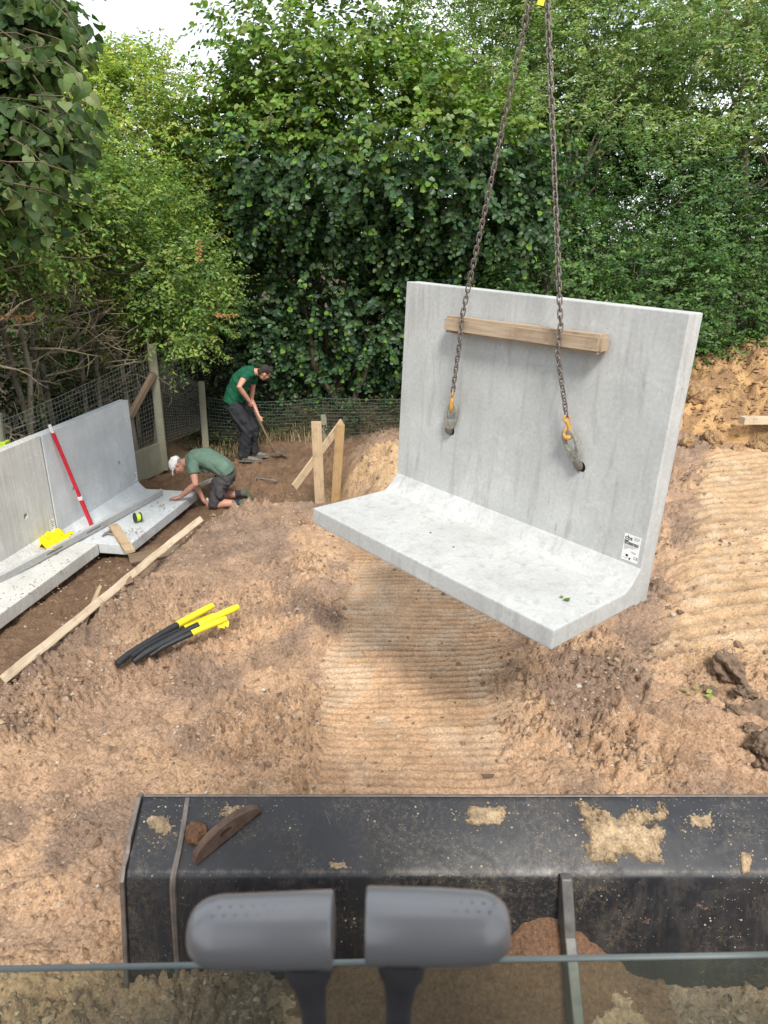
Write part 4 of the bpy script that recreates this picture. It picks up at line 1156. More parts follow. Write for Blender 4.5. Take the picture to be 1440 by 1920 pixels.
# weld bead round the blade where the end section joins
wpts = [Vector((-.945 + .02 * math.sin(i * .9) * .3, y, z)) for i, (y, z) in enumerate([(2.705, .692), (2.60, .640), (2.52, .598), (2.445, .560), (2.402, .522), (2.388, .48), (2.345, .30), (2.288, .07), (2.265, -.02)])]
MB().tube(wpts, [.012, .014, .013, .015, .016, .016, .014, .013, .012], 7).build('weld_bead', M['steel_worn'], blade, smooth=True)
MB().tube([(XL, 2.737, .672), (XR, 2.737, .672)], .011, 8).build('top_edge', M['steel_worn'], blade, smooth=True)
# lifting lug lying diagonally on the top face
def on_top(px, py, lift=0.0):
    """point on the sloping top face of the blade"""
    r = ray(px, py); o = Vector((0, 0, CAM_H)); nrm = Vector((0, -.136, .26)).normalized(); q = Vector((0, 2.70, .688))
    t = (q - o).dot(nrm) / r.dot(nrm); return o + r * t + nrm * lift
nt_ = Vector((0, -.136, .26)).normalized()
la, lb = on_top(362, 1614), on_top(484, 1514)
lx = (lb - la).normalized(); Lg = (lb - la).length
lug = []; n = 18
for k in range(n + 1):
    t = k / n; lug.append((Lg * t, .010 + .060 * math.sin(math.pi * t) ** .55))
hole = [(Lg * .50 + .034 * math.cos(2 * math.pi * k / 20), .036 + .014 * math.sin(2 * math.pi * k / 20)) for k in range(20)]
sd = lx.cross(nt_).normalized()
lean = (nt_ * .88 - sd * .47).normalized() if (-sd).y > 0 else (nt_ * .88 + sd * .47).normalized()
def lp(a, h, s): return la + lx * a + lean * h + thk * s
thk = lx.cross(lean).normalized()
outer = [(0, -.004)] + lug + [(Lg, -.004)] + [(Lg * (1 - k / 8), -.004) for k in range(1, 8)]
bm = bmesh.new()
ov = [bm.verts.new(lp(a, h, -.014)) for a, h in outer]; iv = [bm.verts.new(lp(a, h, -.014)) for a, h in hole]
oe = [bm.edges.new((ov[i], ov[(i + 1) % len(ov)])) for i in range(len(ov))]; ie = [bm.edges.new((iv[i], iv[(i + 1) % len(iv)])) for i in range(len(iv))]
fl = bmesh.ops.triangle_fill(bm, use_beauty=True, edges=oe + ie)
fs_ = [f for f in bm.faces]
ex_ = bmesh.ops.extrude_face_region(bm, geom=fs_)
bmesh.ops.translate(bm, vec=thk * .046, verts=[v for v in ex_['geom'] if isinstance(v, bmesh.types.BMVert)])
bmesh.ops.recalc_face_normals(bm, faces=bm.faces)
lme = bpy.data.meshes.new('lifting_lug'); bm.transform(ROOT[blade.name].inverted()); bm.to_mesh(lme); bm.free(); lme.materials.append(M['rust'])
lo_ = link('lifting_lug', lme, blade, ROOT[blade.name]); lo_['label'] = 'rusty lifting lug with an oval hole'
# rib running from the blade back towards the machine
rib = [(2.402, .550), (2.365, .552), (2.23, .36), (2.10, .24), (1.98, .13), (1.88, -.05), (2.34, .02), (2.34, .10)]
MB().prism(rib, (0, 1, 0), (0, 0, 1), (.050, 0, 0), (.788, 0, 0)).build('stiffener_rib', M['steel_dull'], blade, .006)
# mud on the blade
def mud_patch(px0, py0, px1, py1, thick, seed, thr, mat, name='mud_patch', nx=90, ny=60):
    aa = on_top((px0 + px1) / 2, (py0 + py1) / 2)
    P = [[on_top(px0 + (px1 - px0) * i / (nx - 1), py0 + (py1 - py0) * j / (ny - 1)) for j in range(ny)] for i in range(nx)]
    u_ = np.repeat(np.linspace(-1, 1, nx)[:, None], ny, 1); v_ = np.repeat(np.linspace(-1, 1, ny)[None], nx, 0)
    A = np.array([[tuple(q) for q in r] for r in P]); sc = 9
    edge = 1 - np.maximum(np.abs(u_), np.abs(v_)) ** 3
    h = edge * .9 + .85 * fbm(A[..., 0] * sc + seed, A[..., 1] * sc * 1.4, 6, seed, 2.1, .68) + .5 * (billow(A[..., 0] * 60, A[..., 1] * 70, 3, seed + 2) - .4) * (1 - edge * .6) - thr
    hh = np.clip(h, 0, .45) / .45
    hgt = thick * (hh ** .6) * (.5 + .9 * billow(A[..., 0] * 22, A[..., 1] * 24, 4, seed + 5) + .5 * cellbump(A[..., 0] * 30, A[..., 1] * 34, seed + 8, .6))
    B = A + np.array(tuple(nt_))[None, None] * (hgt + np.where(h > 0, .0015, -.004))[..., None]
    r = np.arange(nx - 1)[:, None] * ny + np.arange(ny - 1)[None]
    f = np.stack([r, r + ny, r + ny + 1, r + 1], -1).reshape(-1, 4)
    k = (h.ravel()[f] > 0).any(1)
    tone = .75 + .5 * vnoise(A[..., 0] * 30, A[..., 1] * 30, seed + 11) - .25 * (1 - hh)
    base_c = np.array([.47, .35, .22]) if mat is M['mud'] else np.array([.2, .12, .07])
    cc = np.concatenate([base_c[None, None] * tone[..., None], np.full(tone.shape + (1,), .25)], -1).reshape(-1, 4)
    V_, F_, C_ = [B.reshape(-1, 3)], [f[k]], [cc]; nv = nx * ny
    rr_ = np.random.default_rng(seed); sh6 = np.array([[1, 0, 0], [0, 1, 0], [-1, 0, 0], [0, -1, 0], [0, 0, 1], [0, 0, -.4]], float)
    f8 = np.array([[0, 1, 4, 4], [1, 2, 4, 4], [2, 3, 4, 4], [3, 0, 4, 4]])[:, :3]
    bits, bf = [], []
    for q_ in range(70):       # loose bits round the rim
        a_, b_ = rr_.normal() * .62, rr_.normal() * .62
        if max(abs(a_), abs(b_)) > 1.5: continue
        pp = on_top((px0 + px1) / 2 + a_ * (px1 - px0) / 2, (py0 + py1) / 2 + b_ * (py1 - py0) / 2)
        if pp.y > 2.69 or pp.y < 2.46: continue
        sz_ = .0015 + .006 * rr_.random() ** 2.5
        bits.append(np.array(tuple(pp))[None] + sh6 * sz_ * (1 + .5 * rr_.random((6, 3)))); n0 = nv + 6 * (len(bits) - 1)
        bf += [(n0, n0 + 1, n0 + 4), (n0 + 1, n0 + 2, n0 + 4), (n0 + 2, n0 + 3, n0 + 4), (n0 + 3, n0, n0 + 4)]
    V_ = np.concatenate(V_ + bits); C_ = np.concatenate([cc, np.tile([[.40, .30, .19, .2]], (6 * len(bits), 1))])
    me = bpy.data.meshes.new(name); me.from_pydata([tuple(p_) for p_ in V_], [], [tuple(q_) for q_ in f[k]] + bf)
    at_ = me.attributes.new('soil', 'FLOAT_COLOR', 'POINT'); at_.data.foreach_set('color', C_.astype(np.float32).ravel()); me.materials.append(M['soil'])
    me.polygons.foreach_set('use_smooth', np.ones(len(me.polygons), bool))
    return link(name, me)
tag(mud_patch(1075, 1500, 1265, 1630, .032, 3, .50, M['mud'], nx=150, ny=100), 'large tan patch of dried mud caked on the blade top', 'mud', 'mud caked on the blade')
tag(mud_patch(858, 1504, 960, 1552, .018, 9, .62, M['mud']), 'small tan patch of dried mud on the blade, middle of its top edge', 'mud', 'mud caked on the blade')
tag(mud_patch(1286, 1524, 1342, 1556, .008, 15, .70, M['mud']), 'thin pinkish smear of mud right of the large patch', 'mud', 'mud caked on the blade')
tag(mud_patch(1386, 1592, 1410, 1650, .012, 21, .62, M['mud']), 'narrow run of tan mud near the right picture edge', 'mud', 'mud caked on the blade')
tag(mud_patch(270, 1520, 330, 1590, .005, 27, .80, M['mud']), 'thin worn mud on the left end of the blade', 'mud', 'mud caked on the blade')
tag(mud_patch(395, 1506, 460, 1536, .008, 37, .72, M['mud']), 'thin mud above the lifting lug', 'mud', 'mud caked on the blade')
tag(mud_patch(600, 1612, 690, 1634, .005, 43, .80, M['mud']), 'thin brown mud on the lower edge of the blade top', 'mud', 'mud caked on the blade')
q = on_top(370, 1566, .02)
lump('mud_lump', q, .052, M['mud_brown'], 'red brown earth lump wedged behind the lifting lug', 'mud', None, 77, 4, .7, .6)
# soil heaped behind the blade
sx, sy = np.meshgrid(np.linspace(-.55, 1.28, 150), np.linspace(1.55, 2.37, 90), indexing='ij')
sh = .03 + .33 * np.exp(-((sx - .74) / .33) ** 2) * sstep(2.0, 2.36, sy) + .12 * np.exp(-((sx + .05) / .4) ** 2) * sstep(2.0, 2.36, sy)
sh = sh + .03 * fbm(sx * 7, sy * 7, 4, 401) + .02 * cellbump(sx * 18, sy * 18, 402, .6) * 1.5 + .012 * cellbump(sx * 45, sy * 45, 403, .6) - .03
sf_ = np.arange(149)[:, None] * 90 + np.arange(89)[None]
sf_ = np.stack([sf_, sf_ + 90, sf_ + 91, sf_ + 1], -1).reshape(-1, 4)
scol = np.repeat(np.array([[.20, .115, .07, .5]]), sx.size, 0)
tag(link('soil_pile', np_mesh('soil_pile', np.c_[sx.ravel(), sy.ravel(), sh.ravel()], sf_, M['soil'], True, scol, 'soil')), 'reddish brown soil piled behind the black blade', 'soil pile')
# lower front window
GY = .78
def at_glass(px, py): return aty(px, py, GY)
g0, g1 = at_glass(-120, 1825), at_glass(1560, 1794)
gz0, gz1_ = g0.z, g1.z
pane = MB().add([(g0.x, GY, gz0), (g1.x, GY, gz1_), (g1.x, GY + .02, 1.80), (g0.x, GY + .02, 1.80), (g0.x, GY + .006, gz0), (g1.x, GY + .006, gz1_), (g1.x, GY + .026, 1.80), (g0.x, GY + .026, 1.80)],
                [(0, 1, 2, 3), (7, 6, 5, 4), (0, 4, 5, 1), (1, 5, 6, 2), (2, 6, 7, 3), (3, 7, 4, 0)])
po = pane.build('window_pane', M['glass'], ex); po['label'] = 'dusty lower window pane'
MB().tube([(g0.x, GY + .003, gz0 + .003), (g1.x, GY + .003, gz1_ + .003)], [(.0042, .0050), (.0042, .0050)], 8, ref=(0, 0, 1)).build('pane_edge', M['glass_edge'], po, smooth=True)
MB().box((1.5, 1.1, .04), Matrix.Translation((.1, .27, 1.80))).build('cab_floor', M['black_rubber'], ex, .006)
# travel levers
def lever(xa, xb, yc, dome_left, stalk_px, lab):
    dep = .56
    def at_dep(px, py): r = ray(px, py); return Vector((0, 0, CAM_H)) + r * dep
    pa, pb = at_dep(xa[0], xa[1]), at_dep(xb[0], xb[1])
    L = (pb - pa).length; ax_ = (pb - pa).normalized()
    view = (Vector((0, 0, CAM_H)) - (pa + pb) / 2).normalized()
    prof = []
    ss = []
    R0, R1 = (.0300, .0300)
    if dome_left:
        ss = [(-.0005, .05)] + [(.026 * (1 - math.cos(math.pi / 2 * k / 8)), .35 + .65 * math.sin(math.pi / 2 * k / 8)) for k in range(0, 9)]
        ss += [(L * .5, 1.02), (L - .002, 1.06), (L, 1.02), (L + .0005, .05)]
    else:
        ss = [(-.0005, .05), (0, 1.02), (.002, 1.06), (L * .5, 1.05)] + [(L - .026 * (1 - math.cos(math.pi / 2 * k / 8)), .35 + .65 * math.sin(math.pi / 2 * k / 8)) for k in range(8, -1, -1)] + [(L + .0005, .05)]
    lv = MB(); lv.tube([pa + ax_ * s for s, r in ss], [.0262 * r for s, r in ss], 40, ref=view)
    sroot = lv_parent = thing_part('travel_lever', lab)
    gobj = lv.build('grip', M['grip'], sroot, smooth=True)
    # rows of moulded pimples
    pim = MB()
    upv = ax_.cross(view).normalized()
    for rr_, ang in enumerate((.42, .68)):
        for k in range(10):
            s = L * (.16 + .078 * k) + (.5 * L * .078 if rr_ % 2 else 0)
            if s > L * .94: continue
            d = (view * math.cos(ang) + (-upv if (-upv).z > 0 else upv) * math.sin(ang))
            pim.ball(pa + ax_ * s + d * .0266, (.0011, .0011, .0011), seg=6, rings=4)
    pim.build('grip_pimples', M['grip'], sroot, smooth=True)
    s0 = at_dep(stalk_px[0], stalk_px[1]); s1 = at_dep(stalk_px[2], stalk_px[3])
    dn = (s1 - s0)
    bot = s0 + Vector((0, .10, -.62))
    MB().tube([s0 + Vector((0, 0, .01)), s0.lerp(s1, .25), s0.lerp(s1, .5), s1, s1 + Vector((0, .06, -.40))], [.0205, .0185, .0135, .0105, .010], 16).build('stalk', M['stalk'], sroot, smooth=True)
def thing_part(name, label):
    o = bpy.data.objects.new(name, None); C.objects.link(o); o.parent = ex
    o.matrix_basis = Matrix.Identity(4); ROOT[o.name] = ROOT[ex.name]; o['label'] = label
    return o
lever((356, 1748), (624, 1742), 0, True, (578, 1806, 586, 1880), 'grey travel lever with its grip pointing left')
lever((686, 1735), (954, 1740), 0, False, (754, 1800, 748, 1880), 'grey travel lever with its grip pointing right')
# unseen cab round the driver and machine behind him, added to shade the blade
for nm, sz, ct in (('cab_roof', (1.25, 1.45, .10), (.05, -.57, 4.02)), ('rear_wall', (1.25, .06, 2.2), (.05, -1.27, 2.92)), ('upper_body', (2.7, 2.6, 1.15), (.55, -2.6, 1.75)),  # roof ends short of the posts so light reaches the levers
                   ('engine_cover', (1.35, 1.5, .95), (1.45, -.75, 1.75)), ('side_panel', (.05, 1.5, .75), (-.60, -.5, 2.15)), ('side_panel', (.05, 1.5, .75), (.70, -.5, 2.15)),
                   ('roof_post', (.07, .07, 2.2), (-.58, .42, 2.92)), ('roof_post', (.07, .07, 2.2), (.68, .42, 2.92)), ('undercarriage', (1.6, 2.8, .5), (.5, -.4, .85)), ('track', (.5, 3.6, .85), (-.75, -.4, .42)), ('track', (.5, 3.6, .85), (1.75, -.4, .42))):
    MB().box(sz, Matrix.Translation(ct)).build(nm, M['steel_black'], ex, .05)
# dipper arm out of frame above carries the sling
MB().prism([(3.93, 4.62), (4.12, 4.62), (4.20, 6.4), (3.75, 6.4)], (0, 1, 0), (0, 0, 1), (.16, 0, 0), (.655, 0, 0)).build('dipper_arm', M['steel_black'], ex, .02)
hk = MB().tube([(.735, 4.02, 4.70), (.735, 4.02, 4.56), (.735, 3.98, 4.50), (.735, 3.985, 4.43), (.735, 4.03, 4.415), (.735, 4.07, 4.45)], [.03, .028, .024, .02, .018, .012], 10)
hk.build('crane_hook', M['red'], ex, smooth=True)

# ------------------------------------------------------------------ workers
def hand(mb, wrist, fwd, palm_n, curl=.6, size=1.0, thumb_side=1, spread=.15):
    """palm, four unequal curled fingers and a thumb, added to a body mesh"""
    w = Vector(wrist); f = Vector(fwd).normalized(); n = Vector(palm_n); n = (n - f * n.dot(f)).normalized(); s = f.cross(n) * thumb_side
    k = size
    mb.tube([w - f * .02 * k, w + f * .03 * k, w + f * .075 * k, w + f * .095 * k], [(.030 * k, .024 * k), (.038 * k, .020 * k), (.042 * k, .017 * k), (.036 * k, .014 * k)], 12, ref=s)
    for i, (off, ln) in enumerate(((.030, .072), (.010, .080), (-.011, .075), (-.030, .058))):
        base = w + f * .085 * k + s * off * k; d = (f + s * (off * spread * 12)).normalized(); pts = [base - d * .015, base]; p = base; ang = 0
        for j, q in enumerate((.45, .32, .27)):
            ang += curl * (.55 if j == 0 else .7)
            p = p + (d * math.cos(ang) + n * math.sin(ang)) * ln * q * k; pts.append(p)
        mb.tube(pts, [.0105 * k, .0105 * k, .0098 * k, .0090 * k, .0075 * k], 8)
    tb = w + f * .028 * k + s * .030 * k; td = (f * .65 + s * .75).normalized()
    t1 = tb + td * .038 * k; t2 = t1 + (td * .6 + f * .5 + n * (.25 + curl * .6)).normalized() * .032 * k
    mb.tube([tb - td * .01, tb, t1, t2], [.014 * k, .014 * k, .0115 * k, .009 * k], 8)
def head_parts(mb, c, up, face, r=.105):
    """skull, jaw, nose, ears in the body mesh; returns the head frame"""
    u = Vector(up).normalized(); f = Vector(face); f = (f - u * f.dot(u)).normalized(); s = u.cross(f); c = Vector(c)
    R = Matrix((f, s, u)).transposed().to_4x4(); R.translation = c
    P = lambda x, y, z: R @ Vector((x, y, z))
    mb.ball(P(-.008, 0, .030), (.100, .077, .088), R); mb.ball(P(.020, 0, -.030), (.072, .064, .085), R); mb.ball(P(.045, 0, -.085), (.038, .036, .028), R)
    mb.tube([P(.085, 0, .02), P(.100, 0, -.012), P(.112, 0, -.028), P(.090, 0, -.040)], [.008, .011, .015, .010], 8)
    mb.ball(P(.078, 0, .030), (.02, .055, .012), R); mb.ball(P(.078, 0, -.066), (.018, .026, .010), R)
    for k in (-1, 1):
        mb.ball(P(-.012, k * .080, -.005), (.022, .010, .034), R)
        mb.ball(P(.055, k * .042, -.025), (.03, .022, .03), R)
    return R
def face_marks(R, parent):
    for k in (-1, 1):
        MB().ball(R @ Vector((.082, k * .033, .012)), (.009, .012, .008), R).build('eye', M['ink'], parent, smooth=True)
def shoe(mb, heel, toe_dir, up, L=.29, h=.075):
    t = Vector(toe_dir).normalized(); u = Vector(up); u = (u - t * u.dot(t)).normalized(); s = t.cross(u); b = Vector(heel)
    pts = [b + t * (L * q) + u * (h * e) for q, e in ((-.03, .62), (.05, .62), (.25, .66), (.5, .52), (.75, .42), (.95, .36), (1.02, .34))]
    mb.tube(pts, [(.022, .03), (.040, .045), (.042, .050), (.046, .040), (.050, .032), (.040, .026), (.018, .014)], 14, ref=s)
    return t, u, s
def sole(parent, heel, t, u, s, mat, L=.29):
    pr = [(-.04, -.034), (.03, -.042), (.14, -.036), (.24, -.050), (.31, -.038), (.325, 0), (.31, .038), (.24, .050), (.14, .036), (.03, .042), (-.04, .034)]
    MB().prism(pr, t, s, u * .026, Vector(heel) - u * .006).build('sole', mat, parent, .004)

# standing worker with the hoe
m1 = Vector((-2.17, 11.10, 0)); m1.z = gz1(m1.x, m1.y) - .01
MX = .00252; MZ = .00246
def A(zx, zy, dy=0.0): return m1 + Vector(((zx - 595) * MX, dy, (775 - zy) * MZ))
w1 = thing('person', 'standing worker in dark green T-shirt and charcoal trousers bending over a hoe', 'person', m1)
body = MB()
body.tube([A(520, 425), A(523, 385), A(540, 320), A(575, 255), A(615, 212), A(645, 195)], [(.150, .10), (.145, .10), (.15, .105), (.17, .11), (.175, .10), (.09, .07)], 16, ref=(0, 1, 0))
body.tube([A(640, 200), A(668, 200), A(690, 203)], [.062, .058, .056], 12)
HR = head_parts(body, A(716, 206), Vector((.62, 0, .78)), Vector((.75, .50, -.60)))
# legs
LN = [A(532, 425, -.085), A(590, 570, -.11), A(572, 690, -.10), A(566, 752, -.10)]
LF = [A(545, 425, .085), A(612, 570, .10), A(606, 690, .11), A(604, 745, .11)]
for L_ in (LN, LF): body.tube([L_[0], L_[0].lerp(L_[1], .5), L_[1], L_[1].lerp(L_[3], .35), L_[2], L_[3]], [.085, .075, .058, .058, .042, .04], 12)
# near arm reaches down along the handle, far arm lower on it
sN, eN, hN = A(612, 214, -.185), A(583, 268, -.34), A(629, 372, -.20)
body.tube([A(635, 205, -.10), sN, sN.lerp(eN, .5), eN, eN.lerp(hN, .35), hN], [.06, .062, .050, .042, .042, .029], 12)
sF, eF, hF = A(640, 225, .18), A(608, 395, .23), A(662, 492, .05)
body.tube([A(640, 205, .10), sF, sF.lerp(eF, .5), eF, eF.lerp(hF, .35), hF], [.06, .060, .048, .041, .041, .029], 12)
hd = (A(742, 710, 0) - A(625, 380, -.10)).normalized()
TOP = A(612, 345, -.115); TIP = A(742, 708, .03); hdir = (TIP - TOP).normalized()
hand(body, hN, Vector((.15, .35, -.9)), Vector((.3, .9, .1)), 1.25, .95, 1)
hand(body, hF, Vector((.45, -.45, -.75)), Vector((-.3, -.85, .2)), 1.25, .95, -1)
fused(body, 'body', M['skin'], .0088, w1, 5)
face_marks(HR, w1)
sh_ = MB()
sh_.tube([A(505, 395), A(512, 372), A(530, 320), A(568, 255), A(608, 212), A(640, 195), A(660, 194)], [(.185, .145), (.182, .142), (.185, .142), (.205, .148), (.208, .130), (.14, .092), (.074, .070)], 18, ref=(0, 1, 0))
sh_.tube([A(635, 205, -.10), sN, sN.lerp(eN, .35)], [.078, .080, .070], 12); sh_.tube([A(640, 205, .10), sF, sF.lerp(eF, .35)], [.078, .078, .068], 12)
sh_.tube([A(590, 270), A(572, 340), A(575, 385)], [(.16, .07), (.165, .085), (.155, .06)], 14, ref=(0, 1, 0))
fused(sh_, 'shirt', M['shirt_green'], .010, w1, 5, rough=.015, rough_scale=12)
tr = MB()
tr.tube([A(512, 372), A(516, 400), A(528, 440)], [(.170, .125), (.178, .135), (.17, .125)], 16, ref=(0, 1, 0))
for L_ in (LN, LF):
    tr.tube([L_[0] + Vector((-.01, 0, .03)), L_[0].lerp(L_[1], .5), L_[1], L_[1].lerp(L_[3], .4), L_[2], L_[3] + Vector((0, 0, .015))], [.125, .122, .110, .104, .094, .096], 14)
tr.ball(A(585, 500, -.20), (.05, .03, .075)); tr.ball(A(600, 575, -.185), (.035, .03, .06))
fused(tr, 'trousers', M['trouser'], .010, w1, 4, rough=.030, rough_scale=11)
for (L_, dy) in ((LN, -.10), (LF, .11)):
    b = MB(); hl = Vector((L_[3].x - .05, m1.y + dy, m1.z + .005))
    t, u, s = shoe(b, hl, (1, -.15 if dy < 0 else .1, 0), (0, 0, 1), .29, .085)
    b.tube([L_[3] + Vector((0, 0, .05)), L_[3] + Vector((0, 0, -.03))], [.055, .052], 12)
    so_ = fused(b, 'boot', M['boot'], .008, w1, 3); sole(so_, hl, t, u, s, M['boot'])
hr = MB(); Ph = lambda x, y, z: HR @ Vector((x, y, z))
hr.ball(Ph(-.020, 0, .050), (.098, .084, .082), HR); hr.ball(Ph(.040, 0, .085), (.062, .066, .040), HR); hr.ball(Ph(-.075, 0, -.005), (.035, .066, .05), HR)
fused(hr, 'hair', M['hair'], .008, w1, 2, rough=.012, rough_scale=30)
# hoe
hoe = thing('hoe', 'long-handled hoe held by the standing worker', 'hoe', TIP)
MB().tube([TOP, TOP.lerp(TIP, .5), TIP], [.017, .0175, .019], 10).build('handle', M['wood_old'], hoe, smooth=True)
MB().tube([TIP - hdir * .03, TIP + hdir * .05], [.026, .022], 10).build('socket', M['rust'], hoe, smooth=True)
MB().tube([TIP + hdir * .03, TIP + Vector((.06, .0, -.02)), TIP + Vector((.16, .02, -.05)), TIP + Vector((.21, .03, -.075))], [(.02, .016), (.05, .010), (.075, .007), (.08, .004)], 10, ref=(0, 1, 0)).build('blade', M['steel_worn'], hoe, smooth=True)

# kneeling worker
m2 = Vector((-2.45, 9.60, 0)); m2.z = gz1(m2.x + .05, m2.y) + .0
NX, NZ = .00238, .00248
def B(zx, zy, dy=0.0): return m2 + Vector(((zx - 350) * NX, dy, (1035 - zy) * NZ))
w2 = thing('person', 'kneeling worker in white cap and sage green T-shirt leaning on the footing slab', 'person', m2)
body = MB()
body.tube([B(438, 880), B(430, 835), B(385, 790), B(320, 758), B(260, 760), B(225, 775)], [(.155, .11), (.155, .11), (.165, .12), (.185, .125), (.185, .11), (.10, .08)], 16, ref=(0, 1, 0))
body.tube([B(235, 772), B(205, 778), B(185, 785)], [.068, .063, .060], 12)
HR2 = head_parts(body, B(158, 795), Vector((-.88, 0, .35)), Vector((-.36, -.22, -.9)))
TN = [B(425, 868, -.10), B(372, 1012, -.15)]; TF = [B(425, 868, .10), B(345, 1010, .14)]
KN, KF = B(368, 1010, -.15), B(342, 1012, .15)
AN, AF = B(545, 1000, -.17), B(528, 985, .16)
for (h_, k_, a_) in ((TN[0], KN, AN), (TF[0], KF, AF)):
    body.tube([h_, h_.lerp(k_, .5), k_, k_ + Vector((.05, 0, -.005)), k_.lerp(a_, .35) + Vector((0, 0, .01)), k_.lerp(a_, .7), a_], [.092, .082, .062, .058, .062, .048, .040], 14)
s2, e2, h2 = B(268, 778, -.20), B(287, 868, -.30), B(178, 955, -.20)
h2.z = FZ + .055
body.tube([B(255, 765, -.10), s2, s2.lerp(e2, .5), e2, e2.lerp(h2, .35), h2], [.065, .066, .054, .045, .046, .031], 12)
hand(body, h2, Vector((-.92, .1, -.12)), Vector((0, 0, -1)), .12, 1.0, 1, .3)
s3, e3, h3 = B(235, 800, .19), B(215, 905, .22), B(290, 1015, .02)
body.tube([B(245, 770, .10), s3, s3.lerp(e3, .5), e3, e3.lerp(h3, .35), h3], [.065, .064, .052, .044, .044, .030], 12)
hand(body, h3, Vector((.65, -.35, -.45)), Vector((.1, -.9, -.4)), 1.2, .98, -1)
fused(body, 'body', M['skin'], .0088, w2, 5)
face_marks(HR2, w2)
sh_ = MB()
sh_.tube([B(452, 842), B(435, 815), B(385, 782), B(320, 752), B(262, 756), B(225, 772), B(210, 776)], [(.165, .120), (.178, .130), (.188, .142), (.205, .145), (.205, .128), (.13, .092), (.075, .072)], 18, ref=(0, 1, 0))
sh_.tube([B(255, 765, -.10), s2, s2.lerp(e2, .45)], [.085, .088, .078], 12); sh_.tube([B(245, 770, .10), s3, s3.lerp(e3, .45)], [.085, .085, .076], 12)
sh_.tube([B(330, 800), B(340, 830)], [(.15, .09), (.13, .05)], 14, ref=(0, 1, 0))
fused(sh_, 'shirt', M['shirt_sage'], .010, w2, 5, rough=.015, rough_scale=12)
tr = MB()
tr.tube([B(432, 822), B(440, 850), B(432, 890)], [(.165, .115), (.178, .135), (.17, .12)], 16, ref=(0, 1, 0))
for (h_, k_) in ((TN[0], KN), (TF[0], KF)):
    tr.tube([h_, h_.lerp(k_, .4), h_.lerp(k_, .8), k_ + Vector((.005, 0, -.01)), k_ + Vector((.05, 0, -.012))], [.125, .118, .102, .092, .085], 16)
tr.ball(B(410, 930, -.235), (.06, .03, .085))
fused(tr, 'work_shorts', M['shorts'], .010, w2, 4, rough=.028, rough_scale=11)
for (a_, k_, dy) in ((AN, KN, -.17), (AF, KF, .16)):
    d = (a_ - k_).normalized()
    MB().tube([a_ - d * .13, a_ - d * .05, a_ + d * .01], [.052, .050, .05], 14).build('sock', M['sock'], w2, smooth=True)
    b = MB(); near_ = dy < 0
    toe = Vector((.42, -.05, -.92)) if near_ else Vector((.5, .1, -.85))
    hl = a_ + Vector((.035, 0, .075)) if near_ else a_ + Vector((.03, 0, .07))
    t, u, s = shoe(b, hl, toe, Vector((-.92, 0, -.4)), .20, .085)
    b.tube([a_ - d * .05, a_ + d * .03], [.058, .060], 12)
    so_ = fused(b, 'boot', M['boot_green'], .008, w2, 3)
cp = MB(); Pc = lambda x, y, z: HR2 @ Vector((x, y, z))
cp.ball(Pc(-.010, 0, .052), (.112, .092, .080), HR2)
cp.tube([Pc(.06, 0, .035), Pc(.115, 0, .030), Pc(.165, 0, .012)], [(.080, .012), (.078, .010), (.060, .008)], 14, ref=HR2.to_3x3() @ Vector((0, 1, 0)))
co_ = fused(cp, 'cap', M['cap'], .007, w2, 3, rough=.006, rough_scale=16)
MB().ball(Pc(-.010, 0, .132), (.010, .010, .006), HR2).build('cap_button', M['cap'], co_, smooth=True)
hr = MB(); hr.ball(Pc(-.060, 0, .005), (.048, .078, .045), HR2); hr_o = fused(hr, 'hair', plain('grey_hair', (.25, .23, .21), .8, 0, .2, 90, .3, .5, .003), .008, w2, 2)
# trowel in his lower hand
ht = h3 + Vector((.075, -.035, -.02)); tq = thing('trowel', 'small pointing trowel in the hand of the kneeling worker', 'trowel', ht)
MB().tube([ht + Vector((-.02, 0, .075)), ht + Vector((0, 0, .03)), ht + Vector((.01, 0, -.02))], [.015, .018, .014], 10).build('handle', M['white'], tq, smooth=True)
MB().tube([ht + Vector((.01, 0, -.02)), ht + Vector((.02, 0, -.05)), ht + Vector((.04, 0, -.055))], .006, 8).build('shank', M['steel_worn'], tq, smooth=True)
MB().prism([(-.09, -.02), (.0, -.05), (.13, -.015), (.14, 0), (.13, .015), (.0, .05), (-.09, .02)], (1, 0, 0), (0, 1, 0), (0, 0, .004), ht + Vector((0, 0, -.062))).build('blade', M['steel_worn'], tq)

